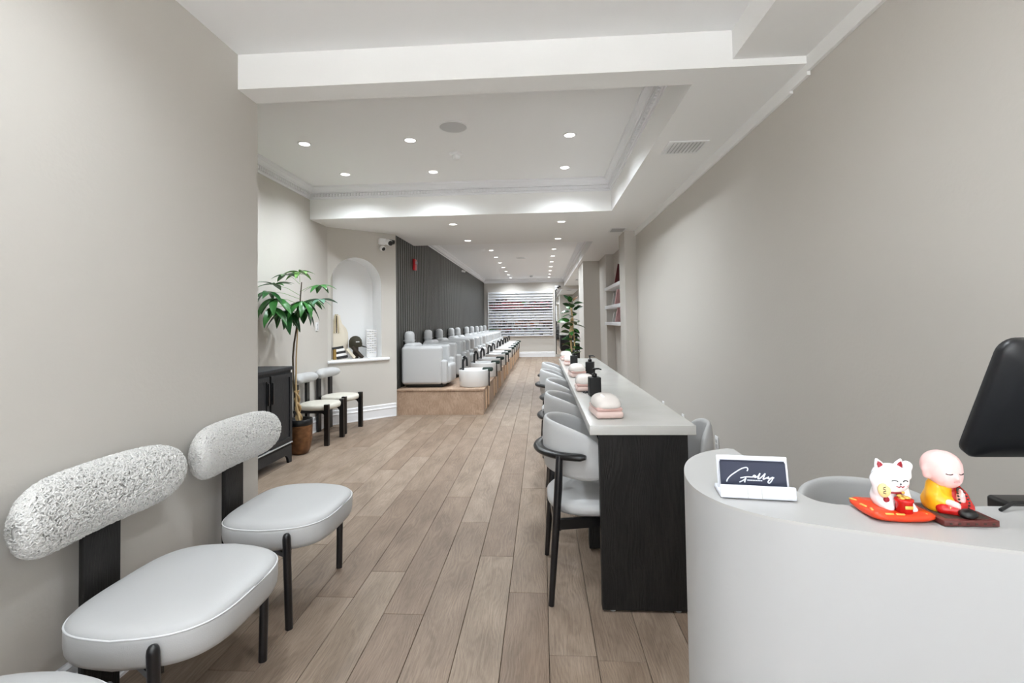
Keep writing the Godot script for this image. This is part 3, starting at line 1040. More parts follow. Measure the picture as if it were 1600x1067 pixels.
func foot_bath() -> Node3D:
	var t := thing("foot_bath", "", "foot bath", Vector3.ZERO, 0, "foot baths along the platform edge")
	var b := mb(true)
	lathe(b, [Vector2(0, 0), Vector2(0.205, 0), Vector2(0.217, 0.012), Vector2(0.230, 0.235), Vector2(0.230, 0.25), Vector2(0.224, 0.257), Vector2(0.212, 0.252), Vector2(0.205, 0.23), Vector2(0.19, 0.05), Vector2(0.0, 0.045)], 40)
	obj(b, "bowl", M.white_plastic, t)
	# faucet
	var f := mb(true)
	var pts := []
	for i in 9:
		var a := PI * i / 8.0
		pts.append(Vector3(-0.165 + 0.03 * (1 - cos(a)), 0.37 + 0.075 * sin(a), 0.0))
	pts.push_front(Vector3(-0.165, 0.24, 0.0))
	pts.append(Vector3(-0.103, 0.30, 0.0))
	tube(f, pts, 0.017, 10)
	obj(f, "faucet", M.black_metal, t)
	var h := mb(true)
	tube(h, [Vector3(-0.18, 0.26, -0.07), Vector3(-0.17, 0.36, -0.07), Vector3(-0.15, 0.44, -0.07)], [0.016, 0.012, 0.022], 10)
	obj(h, "hand_shower", M.black_metal, t)
	obj(RB(Vector3(-0.19, 0.262, -0.03), Vector3(0.05, 0.012, 0.20), 0.005, 1), "tap_plate", M.black_metal, t)
	obj(B(0.225, 0.245, -0.002, 0.225, -0.012, 0.012), "footrest_post", M.black_metal, t)
	obj(RB(Vector3(0.215, 0.25, 0), Vector3(0.16, 0.06, 0.10), 0.022, 3), "footrest", M.towel, t)
	return t

func pedicure_row() -> void:
	var c := pedicure_chair()
	var b := foot_bath()
	for i in ST.size():
		var lc := "white pedicure chair, %s along the slat wall counting from the arched niche" % ORD[i]
		var lb := "round white foot bath before the %s pedicure chair from the arched niche" % ORD[i]
		if i == 0:
			c.set_meta("label", lc); b.set_meta("label", lb)
			c.position = Vector3(XS + 0.068, 0.376, ST[0]); b.position = Vector3(-1.045, 0.376, ST[0] + 0.14)
		else:
			copy(c, Vector3(XS + 0.068, 0.376, ST[i]), 0, lc)
			copy(b, Vector3(-1.045, 0.376, ST[i] + 0.14), 0, lb)

# ------------------------------------------------------------------ nail counter
func counter() -> void:
	var t := thing("nail_counter", "long manicure counter with white quartz top and black oak end panel", "counter", Vector3(0.46, 0, -4.33))
	var z0 := 2.04
	var z1 := -2.02
	var top := mb(true)
	rbox(top, Vector3(0, 0.836, (z0 + z1) / 2), Vector3(0.487, 0.045, z0 - z1), 0.004, 2)
	obj(top, "top", M.quartz, t)
	obj(B(-0.20, 0.205, 0.012, 0.813, z0 - 0.05, z0 - 0.005), "end_panel", M.black_oak, t)
	obj(B(-0.20, 0.205, 0.012, 0.813, z1 + 0.005, z1 + 0.05), "end_panel", M.black_oak, t)
	for s in [-0.15, 0.15]:
		for z in [z0 - 0.028, z1 + 0.028]:
			var ft := mb(true)
			lathe(ft, [Vector2(0, 0), Vector2(0.014, 0), Vector2(0.014, 0.012), Vector2(0, 0.012)], 12, Vector3(s, 0, z))
			obj(ft, "foot", M.grey_plastic, t)
	for z in [-2.93, -3.78, -4.60, -5.50]:
		obj(B(-0.20, -0.13, 0.012, 0.813, z + 4.33 - 0.03, z + 4.33 + 0.03), "leg", M.black_oak, t)
	obj(B(-0.15, 0.15, 0.77, 0.8135, z1 + 0.05, z0 - 0.05), "apron", M.black_matte, t)
	# customers' chairs
	var c := bar_chair()
	var spots := [[0.25, -2.60, 0.03], [0.262, -3.44, 0.0], [0.275, -4.22, -0.06], [0.225, -5.08, 0.04], [0.245, -5.92, 0.0]]
	for i in 5:
		var l := "white shell chair with black armrest, %s along the aisle side of the counter" % ORD[i]
		if i == 0: l = "white shell chair with black armrest at the counter end nearest the desk"
		if i == 0:
			c.set_meta("label", l); c.position = Vector3(spots[0][0], 0, spots[0][1]); c.rotation.y = spots[0][2]
		else:
			copy(c, Vector3(spots[i][0], 0, spots[i][1]), spots[i][2], l)
	var rc := copy(c, Vector3(0.95, 0, -1.36), PI * 1.5 + 0.3, "white shell chair standing behind the reception desk")
	rc.set_meta("group", "white shell chairs")
	# technician's stool on the wall side
	var s := thing("technician_stool", "white padded stool on the wall side of the counter", "stool", Vector3(0.72, 0, -2.66), 0)
	var st := mb(true)
	var rings := []
	for p in [[0.40, 0.88], [0.41, 0.97], [0.43, 1.0], [0.455, 1.0], [0.47, 0.93], [0.476, 0.7]]: rings.append(sring(0.165 * p[1], 0.165 * p[1], p[0], 2.3, 28))
	loft(st, rings)
	obj(st, "seat", M.white_leather, s)
	var bk := mb(true)
	shell_back(bk, 0.155, 0.67, 0.14, 0.02, 62.0, PI, 0.02)
	obj(bk, "backrest", M.white_leather, s)
	obj(B(0.148, 0.166, 0.36, 0.62, -0.03, 0.03), "back_support", M.black_metal, s)
	obj(B(-0.02, 0.166, 0.36, 0.376, -0.03, 0.03), "back_bracket", M.black_metal, s)
	var pl := mb(true); lathe(pl, [Vector2(0.025, 0.05), Vector2(0.025, 0.40)], 14)
	obj(pl, "gas_lift", M.black_metal, s)
	for k in 5:
		var lg := mb(true)
		var a := TAU * k / 5 + 0.3
		tube(lg, [Vector3(0, 0.085, 0), Vector3(cos(a) * 0.2, 0.05, sin(a) * 0.2)], [0.018, 0.012], 8)
		var leg := obj(lg, "base_arm", M.black_metal, s)
		var w := mb(true); ellipsoid(w, Vector3(cos(a) * 0.2, 0.024, sin(a) * 0.2), Vector3(0.024, 0.024, 0.024), 12)
		obj(w, "caster", M.black_matte, leg)
	# things on the counter
	var Y := 0.859
	var lampd := [[0.322, -2.535, 0.10], [0.30, -3.46, 0.0], [0.305, -4.30, 0.1], [0.31, -5.42, 0.0], [0.30, -6.08, 0.05]]
	var lp := nail_lamp()
	for i in lampd.size():
		var l := "pearly pink nail lamp, %s along the counter from the desk end" % ORD[i]
		if i == 0:
			lp.set_meta("label", l); lp.position = Vector3(lampd[0][0], Y, lampd[0][1]); lp.rotation.y = lampd[0][2]
		else: copy(lp, Vector3(lampd[i][0], Y, lampd[i][1]), lampd[i][2], l)
	var dp := dispenser()
	var dd := [[0.338, -3.19, 0.1], [0.425, -4.36, -0.2], [0.335, -5.15, 0.0]]
	for i in dd.size():
		var l := "square black pump bottle, %s along the counter from the desk end" % ORD[i]
		if i == 0:
			dp.set_meta("label", l); dp.position = Vector3(dd[0][0], Y, dd[0][1]); dp.rotation.y = dd[0][2]
		else: copy(dp, Vector3(dd[i][0], Y, dd[i][1]), dd[i][2], l)
	var cord := mb(true)
	var pts := []
	for i in 26:
		var a := i * 0.55
		pts.append(Vector3(0.285 + 0.022 * sin(a) + i * 0.001, 0.8625 + 0.0035 * (i % 3), -3.30 + 0.02 * cos(a * 0.9)))
	tube(cord, pts, 0.0022, 6)
	single(cord, "cable", M.black_matte, "thin black cable coiled beside the nearest pump bottle", "cable")
	# wall outlets
	for z in [-4.055, -4.99, -5.78]:
		outlet(Vector3(XR, 0.335, z), PI, ["white wall outlet low on the long wall nearest the desk", "white wall outlet low on the long wall beside the counter middle", "white wall outlet low on the long wall beside the counter far end"][[-4.055, -4.99, -5.78].find(z)])
	outlet(Vector3(XM, 1.32, -6.02), 0.0, "white wall switch behind the waiting chairs")

func outlet(at: Vector3, turn: float, label: String) -> void:
	var t := thing("wall_outlet", label, "outlet", at, turn)
	obj(RB(Vector3(0.004, 0, 0), Vector3(0.008, 0.115, 0.072), 0.003, 1), "cover_plate", M.white_plastic, t)
	for s in [-1, 1]: obj(RB(Vector3(0.009, s * 0.022, 0), Vector3(0.006, 0.032, 0.034), 0.002, 1), "socket", M.grey_plastic, t)

# curved padded shell: radius, centre height, half height, half thickness, half angle (deg), facing
func shell_back(st: SurfaceTool, R: float, yc: float, hh: float, th: float, half: float, face: float, sag: float) -> void:
	var n := 40
	var k := 20
	var g := []
	for i in n + 1:
		var s := -1.0 + 2.0 * i / n
		var sc := clampf(s, -0.9995, 0.9995)
		var a := deg_to_rad(half) * s + face
		var h := hh * pow(1.0 - pow(absf(sc), 4.0), 0.5)
		var t := th * pow(1.0 - pow(absf(sc), 8.0), 0.4)
		var ym := yc - sag * s * s
		var row := []
		for j in k:
			var b := TAU * j / k
			var rr := R + t * signf(cos(b)) * pow(absf(cos(b)), 0.7)
			row.append(Vector3(-cos(a) * rr, ym + h * signf(sin(b)) * pow(absf(sin(b)), 0.8), sin(a) * rr))
		g.append(row)
	st.set_smooth_group(0)
	for i in n:
		for j in k:
			var j1 := (j + 1) % k
			quad(st, g[i][j], g[i + 1][j], g[i + 1][j1], g[i][j1])

func bar_chair() -> Node3D:
	# faces +x
	var t := thing("shell_chair", "", "chair", Vector3.ZERO, 0, "white shell chairs")
	var st := mb(true)
	var rings := []
	for p in [[0.405, 0.86], [0.41, 0.95], [0.425, 1.0], [0.45, 1.0], [0.465, 0.94], [0.472, 0.75], [0.474, 0.4]]:
		rings.append(sring(0.235 * p[1], 0.245 * p[1], p[0], 2.6, 44))
	loft(st, rings)
	obj(st, "seat", M.white_leather, t)
	var bk := mb(true)
	shell_back(bk, 0.235, 0.722, 0.128, 0.019, 108.0, 0.0, 0.07)
	obj(bk, "backrest", M.white_leather, t)
	var ar := mb(true)
	var pts := []
	var rad := []
	for i in 33:
		var s := -1.0 + i / 16.0
		var a := deg_to_rad(78.0) * s
		var R := 0.275 + 0.012 * s * s
		pts.append(Vector3(-cos(a) * R, 0.702 - 0.012 * (1.0 - s * s), sin(a) * R))
		rad.append(0.029 if absf(s) < 0.98 else 0.016)
	tube(ar, pts, rad, 12, 0.6)
	obj(ar, "armrest", M.black_lacquer, t)
	for s in [-1, 1]:
		var l := mb(true)
		tube(l, [Vector3(-0.233, 0, s * 0.252), Vector3(-0.218, 0.2, s * 0.25), Vector3(-0.19, 0.55, s * 0.243), Vector3(-0.182, 0.70, s * 0.238)], [0.0135, 0.0165, 0.02, 0.017], 14)
		obj(l, "leg", M.black_metal, t)
		var f := mb(true)
		tube(f, [Vector3(0.215, 0, s * 0.215), Vector3(0.18, 0.41, s * 0.18)], [0.0135, 0.02], 14)
		obj(f, "leg", M.black_metal, t)
		var sf := mb()
		prism(sf, PackedVector2Array([Vector2(-0.21, s * 0.235), Vector2(-0.19, s * 0.255), Vector2(0.19, s * 0.19), Vector2(0.17, s * 0.17)]), 0.355, 0.402)
		obj(sf, "seat_rail", M.black_lacquer, t)
	obj(B(-0.215, -0.18, 0.345, 0.402, -0.24, 0.24), "rear_rail", M.black_lacquer, t)
	obj(B(0.155, 0.19, 0.365, 0.402, -0.185, 0.185), "front_rail", M.black_lacquer, t)
	return t

func nail_lamp() -> Node3D:
	var t := thing("nail_lamp", "", "nail lamp", Vector3.ZERO, 0, "nail lamps on the counter")
	obj(RB(Vector3(0, 0.020, 0), Vector3(0.138, 0.036, 0.215), 0.016, 3), "base", M.pink, t)
	obj(RB(Vector3(0, 0.046, 0), Vector3(0.128, 0.016, 0.205), 0.007, 2), "band", M.rose_band, t)
	var st := mb(true)
	var rings := []
	for p in [[0.052, 0.97], [0.062, 1.0], [0.076, 0.97], [0.092, 0.86], [0.104, 0.68], [0.111, 0.45], [0.114, 0.2]]:
		rings.append(sring(0.070 * p[1], 0.108 * p[1], p[0], 3.2, 40))
	loft(st, rings)
	obj(st, "cover", M.pearl, t)
	return t

func dispenser() -> Node3D:
	var t := thing("pump_bottle", "", "bottle", Vector3.ZERO, 0, "black pump bottles on the counter")
	obj(RB(Vector3(0, 0.061, 0), Vector3(0.074, 0.122, 0.074), 0.006, 2), "body", M.black_matte, t)
	var n := mb(true)
	lathe(n, [Vector2(0.015, 0.121), Vector2(0.017, 0.126), Vector2(0.017, 0.143), Vector2(0.012, 0.145), Vector2(0.006, 0.147), Vector2(0.006, 0.165), Vector2(0.011, 0.167), Vector2(0.011, 0.178), Vector2(0, 0.180)], 16)
	obj(n, "pump", M.black_lacquer, t)
	var s := mb(true)
	tube(s, [Vector3(0.0, 0.173, 0), Vector3(0.03, 0.175, 0), Vector3(0.046, 0.168, 0)], [0.006, 0.005, 0.004], 8)
	obj(s, "spout", M.black_lacquer, t)
	return t

# ------------------------------------------------------------------ lounge chairs by the camera
func lounge_chair() -> Node3D:
	# faces +x; origin on the floor under the seat's middle
	var t := thing("lounge_chair", "", "chair", Vector3.ZERO, 0, "boucle backed chairs along the wall")
	var a := 0.255
	var b := 0.302
	var st := mb(true)
	var rings := []
	for p in [[0.338, 0.84], [0.341, 0.92], [0.349, 0.965], [0.365, 0.99], [0.39, 1.0], [0.425, 1.0], [0.437, 0.992], [0.440, 0.985], [0.443, 0.985], [0.452, 0.965], [0.460, 0.92], [0.466, 0.82], [0.469, 0.6], [0.470, 0.3]]:
		var ring := sring(a * p[1], b * p[1], p[0], 3.6, 96)
		for i in ring.size():   # a little narrower towards the back
			var v: Vector3 = ring[i]
			v.z *= 1.0 - 0.06 * clampf(-v.x / a, 0.0, 1.0) - 0.14 * clampf(v.x / a, 0.0, 1.0)
			ring[i] = v
		rings.append(ring)
	loft(st, rings)
	var seat := obj(st, "seat", M.white_leather, t)
	var pp := mb(true)
	var ring := sring(a * 0.992, b * 0.992, 0.4405, 3.6, 96)
	for i in ring.size():
		var v: Vector3 = ring[i]
		v.z *= 1.0 - 0.06 * clampf(-v.x / a, 0.0, 1.0) - 0.14 * clampf(v.x / a, 0.0, 1.0)
		ring[i] = v
	ring.append(ring[0]); ring.append(ring[1])
	tube(pp, ring, 0.003, 6)
	obj(pp, "piping", M.piping, seat)
	for s in [-1, 1]:
		var l := mb(true)
		tube(l, [Vector3(0.122, 0, s * 0.268), Vector3(0.122, 0.402, s * 0.287), Vector3(0.122, 0.416, s * 0.2875), Vector3(0.122, 0.424, s * 0.288), Vector3(0.122, 0.4275, s * 0.288)], [0.0165, 0.0175, 0.0155, 0.011, 0.004], 18)
		obj(l, "leg", M.black_metal, t)
		var f := mb()
		var d := Vector2(0.43, s * 0.24)
		var nn := Vector2(-d.y, d.x).normalized() * 0.02
		prism(f, PackedVector2Array([Vector2(-0.31, s * 0.02) - nn, Vector2(0.112, s * 0.262) - nn, Vector2(0.112, s * 0.262) + nn, Vector2(-0.31, s * 0.02) + nn]), 0.318, 0.338)
		obj(f, "under_frame", M.black_metal, t)
	obj(RB(Vector3(-0.315, 0.39, 0), Vector3(0.022, 0.78, 0.145), 0.004, 2), "back_post", M.black_oak, t)
	# boucle bolster
	var nz := FastNoiseLite.new()
	nz.seed = 5; nz.frequency = 42.0; nz.fractal_octaves = 2
	var bk := mb(true)
	var n := 110
	var k := 64
	var g := []
	var pos := func(s: float, th: float) -> Array:
		var L := 0.325
		var e := pow(maxf(1.0 - pow(absf(s), 5.5), 0.0), 0.5)
		var z := s * L
		var c := Vector3(-0.322 + 0.055 * s * s, 0.758, z)
		var nrm := Vector3(cos(th), sin(th), 0)
		return [c + Vector3(cos(th) * 0.060 * e, sin(th) * 0.112 * e, 0), Vector3(cos(th) / 0.060, sin(th) / 0.112, s * absf(s) * 8.0).normalized()]
	for i in n + 1:
		var s := sin(PI * (float(i) / n - 0.5))
		var row := []
		for j in k:
			var pn: Array = pos.call(s, TAU * j / k)
			var d := nz.get_noise_3dv(pn[0]) * 0.006
			row.append(pn[0] + pn[1] * d if i > 0 and i < n else pn[0])
		g.append(row)
	for i in n:
		for j in k:
			var j1 := (j + 1) % k
			quad(bk, g[i][j], g[i][j1], g[i + 1][j1], g[i + 1][j])
	var back := obj(bk, "backrest", M.boucle, t)
	# loops of yarn standing out of the fabric
	var lm := mb(true)
	var arc := []
	for i in 6:
		var q := -0.5 + 4.2 * i / 5.0
		arc.append(Vector3(cos(q) * 0.0062, sin(q) * 0.0060 + 0.001, 0.0035 * sin(i * 2.0)))
	tube(lm, arc, 0.0025, 6)
	var mm := MultiMesh.new()
	mm.transform_format = MultiMesh.TRANSFORM_3D
	mm.mesh = done(lm)
	var r3 := RandomNumberGenerator.new()
	r3.seed = 99
	mm.instance_count = 14000
	for i in mm.instance_count:
		var s := sin(PI * (r3.randf() - 0.5) * 0.985)
		s = r3.randf_range(-0.995, 0.995)
		var pn: Array = pos.call(s, r3.randf() * TAU)
		var y: Vector3 = pn[1]
		var x := y.cross(Vector3(r3.randf() - 0.5, r3.randf() - 0.5, r3.randf() - 0.5)).normalized()
		var bs := Basis(x, y, x.cross(y)) * Basis(Vector3.RIGHT, r3.randf_range(-0.9, 0.9))
		mm.set_instance_transform(i, Transform3D(bs.scaled_local(Vector3.ONE * r3.randf_range(0.75, 1.25)), pn[0] + y * 0.0015))
	var mi := MultiMeshInstance3D.new()
	mi.multimesh = mm
	mi.material_override = M.boucle_yarn
	mi.name = "yarn_loops"
	mi.set_meta("kind", "stuff")
	back.add_child(mi, true)
	return t

func lounge_chairs() -> void:
	var c := lounge_chair()
	c.position = Vector3(-1.265, 0, -2.395)
	c.set_meta("label", "white seat chair with boucle bolster back nearest the black cabinet")
	copy(c, Vector3(-1.265, 0, -1.655), 0, "white seat chair with boucle bolster back, middle of three along the wall")
	copy(c, Vector3(-1.265, 0, -0.93), 0, "white seat chair at the reception end of the wall row")

# ------------------------------------------------------------------ waiting corner
func waiting_chair() -> Node3D:
	var t := thing("waiting_chair", "", "chair", Vector3.ZERO, 0, "black framed waiting chairs")
	var st := mb(true)
	var rings := []
	for p in [[0.385, 0.9], [0.392, 0.98], [0.41, 1.0], [0.43, 1.0], [0.445, 0.95], [0.452, 0.75], [0.454, 0.35]]:
		rings.append(sring(0.215 * p[1], 0.225 * p[1], p[0], 2.4, 40))
	loft(st, rings)
	obj(st, "seat", M.ivory_leather, t)
	var bk := mb(true)
	var pts := []
	var rad := []
	for i in 25:
		var s := -1.0 + i / 12.0
		pts.append(Vector3(-0.225 + 0.09 * s * s, 0.725, s * 0.235))
		rad.append(0.062 * pow(maxf(1.0 - pow(absf(s), 5.0), 0.02), 0.5))
	tube(bk, pts, rad, 16, 1.0)
	obj(bk, "backrest", M.white_leather, t)
	for s in [-1, 1]:
		obj(B(-0.235, -0.205, 0.0, 0.70, s * 0.13 - 0.032, s * 0.13 + 0.032), "back_leg", M.black_lacquer, t)
		var l := mb()
		box(l, Vector3(0.145, 0.0, s * 0.205 - 0.02), Vector3(0.195, 0.455, s * 0.205 + 0.02))
		obj(l, "front_leg", M.black_lacquer, t)
		# curved bracket under the seat
		var g := mb()
		var poly := PackedVector2Array([Vector2(-0.22, 0.385), Vector2(0.15, 0.385), Vector2(0.15, 0.30)])
		for i in 7:
			var a := PI / 2 * i / 6.0
			poly.append(Vector2(0.15 - 0.045 * (1 - cos(a)), 0.30 + 0.055 * sin(a)))
		poly.append(Vector2(-0.22, 0.355))
		prism(g, poly, -0.012, 0.012, Transform3D(Basis(Vector3.RIGHT, Vector3.FORWARD, Vector3.UP), Vector3(0, 0, s * 0.19)))
		obj(g, "side_rail", M.black_lacquer, t)
	obj(B(-0.22, -0.20, 0.35, 0.388, -0.19, 0.19), "rear_rail", M.black_lacquer, t)
	return t

func waiting_corner() -> void:
	var c := waiting_chair()
	c.position = Vector3(-2.575, 0, -5.50)
	c.rotation.y = 0.0
	c.set_meta("label", "ivory seat waiting chair with black legs beside the potted plant")
	copy(c, Vector3(-2.585, 0, -6.085), -0.12, "ivory seat waiting chair with black legs below the niche sill")
	# cabinet
	var t := thing("black_cabinet", "black two door cabinet on bracket feet behind the wall end", "cabinet", Vector3(-2.66, 0, -4.29))
	obj(B(-0.175, 0.165, 0.17, 0.905, -0.40, 0.40), "body", M.cabinet_black, t)
	var tp := mb(true); rbox(tp, Vector3(0, 0.922, 0), Vector3(0.375, 0.034, 0.83), 0.005, 2)
	obj(tp, "top", M.cabinet_black, t)
	for s in [-1, 1]:
		var d := obj(B(0.165, 0.178, 0.215, 0.88, s * 0.2 - 0.185, s * 0.2 + 0.185), "door", M.cabinet_black, t)
		var fr := mb()
		for q in [-1, 1]:
			box(fr, Vector3(0.178, 0.215, s * 0.2 + q * 0.165 - 0.02), Vector3(0.186, 0.88, s * 0.2 + q * 0.165 + 0.02))
		box(fr, Vector3(0.178, 0.215, s * 0.2 - 0.145), Vector3(0.186, 0.255, s * 0.2 + 0.145))
		box(fr, Vector3(0.178, 0.84, s * 0.2 - 0.145), Vector3(0.186, 0.88, s * 0.2 + 0.145))
		obj(fr, "door_frame", M.cabinet_black, d)
		obj(RB(Vector3(0.192, 0.72, s * 0.035), Vector3(0.014, 0.20, 0.022), 0.005, 2), "handle", M.black_metal, d)
	obj(B(0.166, 0.188, 0.195, 0.203, -0.39, 0.39), "trim_highlight", M.grey_plastic, t)  # highlight along the bottom trim, put in as a pale strip
	for s in [0.17, -0.17]:
		var ap := mb()
		var poly := PackedVector2Array([Vector2(-0.40, 0.0), Vector2(-0.35, 0.0), Vector2(-0.335, 0.05), Vector2(-0.31, 0.075), Vector2(-0.27, 0.085), Vector2(0.27, 0.085), Vector2(0.31, 0.075), Vector2(0.335, 0.05), Vector2(0.35, 0.0), Vector2(0.40, 0.0), Vector2(0.40, 0.17), Vector2(-0.40, 0.17)])
		prism(ap, poly, -0.012, 0.012, Transform3D(Basis(Vector3.BACK, Vector3.RIGHT, Vector3.UP), Vector3(s - signf(s) * 0.01, 0, 0)))
		obj(ap, "bracket_base", M.cabinet_black, t)
	money_tree()

func money_tree() -> void:
	var t := thing("money_tree", "tall palmate leaved plant in a brown metallic pot beside the cabinet", "plant", Vector3(-2.555, 0, -4.985))
	var p := mb(true)
	lathe(p, [Vector2(0, 0), Vector2(0.07, 0.0), Vector2(0.085, 0.008), Vector2(0.108, 0.06), Vector2(0.122, 0.15), Vector2(0.126, 0.30)], 32)
	obj(p, "pot", M.copper_pot, t)
	var rm := mb(true)
	lathe(rm, [Vector2(0.126, 0.30), Vector2(0.128, 0.305), Vector2(0.127, 0.36), Vector2(0.122, 0.363), Vector2(0.117, 0.355), Vector2(0.115, 0.30), Vector2(0.0, 0.295)], 32)
	obj(rm, "rim", M.black_lacquer, t)
	# trunk: two thin stems twisting out of a braided foot
	var W := func(px: float, y: float, dz := 0.0): return Vector3((px - 474.0) / 757.0 * 5.0 + 0.005, y, dz)
	var s1 := mb(true)
	tube(s1, [Vector3(0.0, 0.29, 0), W.call(467, 0.5), W.call(463, 0.75), W.call(462, 1.0), W.call(464, 1.15), W.call(469, 1.34), W.call(473, 1.45), W.call(475, 1.65), W.call(477, 1.80)], [0.016, 0.014, 0.010, 0.009, 0.009, 0.0085, 0.008, 0.007, 0.005], 10)
	obj(s1, "stem", M.bark, t)
	var s2 := mb(true)
	tube(s2, [Vector3(0.02, 0.29, 0.02), W.call(470, 0.5, 0.03), W.call(467, 0.75, 0.0), W.call(467.5, 1.0, 0.0), W.call(470, 1.3, 0.0), W.call(473, 1.44, 0.004)], [0.014, 0.012, 0.008, 0.007, 0.006, 0.005], 10)
	obj(s2, "stem", M.bark_pale, t)
	for k in 2:
		var br := mb(true)
		var pts := []
		var rr := []
		for i in 14:
			var y := 0.29 + i * 0.028
			pts.append(Vector3(-0.005 + 0.02 * cos(i * 0.9 + k * PI) - i * 0.0022, y, 0.02 * sin(i * 0.9 + k * PI)))
			rr.append(0.02 - i * 0.0008)
		tube(br, pts, rr, 8)
		obj(br, "braid", M.bark_pale, t)
	# leaf clusters: pixel-free local placement [x, y, z, size, material, droop, lift, count, stem attach height]
	var clusters := [
		[0.01, 1.90, 0.02, 0.20, "leaf_pale", 0.9, 0.15, 7, 1.80, 0.3],
		[-0.09, 1.87, 0.12, 0.19, "leaf", 0.5, 0.05, 5, 1.78, 2.6],
		[-0.15, 1.76, 0.22, 0.19, "leaf", 0.5, 0.15, 8, 1.66, 1.0],
		[-0.19, 1.69, 0.26, 0.20, "leaf_dark", 0.7, -0.2, 6, 1.62, 1.8],
		[-0.13, 1.62, 0.24, 0.27, "leaf", 0.9, -0.2, 7, 1.56, 2.2],
		[-0.14, 1.53, 0.26, 0.30, "leaf", 0.8, -0.45, 6, 1.52, 0.6],
		[-0.06, 1.50, 0.16, 0.26, "leaf_dark", 0.8, -0.55, 6, 1.46, 0.1],
		[0.20, 1.77, -0.05, 0.18, "leaf", 0.6, -0.1, 6, 1.70, 0.2],
		[0.25, 1.61, 0.05, 0.19, "leaf_blue", 0.5, -0.1, 7, 1.58, 0.9],
		[0.10, 1.59, 0.12, 0.26, "leaf", 0.9, -0.4, 7, 1.54, 1.4],
		[0.06, 1.53, 0.05, 0.24, "leaf_dark", 0.8, -0.5, 6, 1.48, 0.7],
		[-0.05, 1.60, -0.12, 0.22, "leaf_dark", 0.8, -0.2, 6, 1.50, 2.0],
		[0.06, 1.62, -0.14, 0.22, "leaf", 0.8, -0.3, 6, 1.54, 0.1],
	]
	var r4 := RandomNumberGenerator.new()
	r4.seed = 31
	for c in clusters:
		var hub := Vector3(c[0], c[1], c[2])
		var st := mb(true)
		var root := Vector3(0.005, c[8], 0)
		tube(st, [root, root.lerp(hub, 0.5) + Vector3(0, 0.02, 0), hub], 0.0022, 6)
		var stalk := obj(st, "leaf_stalk", M.leaf_pale, t)
		var mesh := leaf_mesh(c[3], c[3] * 0.34, c[5], 0.22)
		for i in c[7]:
			var a: float = c[9] + TAU * i / c[7] + r4.randf_range(-0.15, 0.15)
			for k in 20:
				if hub.x + cos(a) * c[3] * 1.1 > -0.285: break
				a += 0.3
			var o := put(mesh, "leaflet", M[c[4]], stalk)
			o.transform = Transform3D(Basis(Vector3.UP, a) * Basis(Vector3.BACK, c[6] + r4.randf_range(-0.2, 0.2)) * Basis(Vector3.RIGHT, r4.randf_range(-0.3, 0.3)), hub)
			o.scale = Vector3.ONE * r4.randf_range(0.8, 1.1)

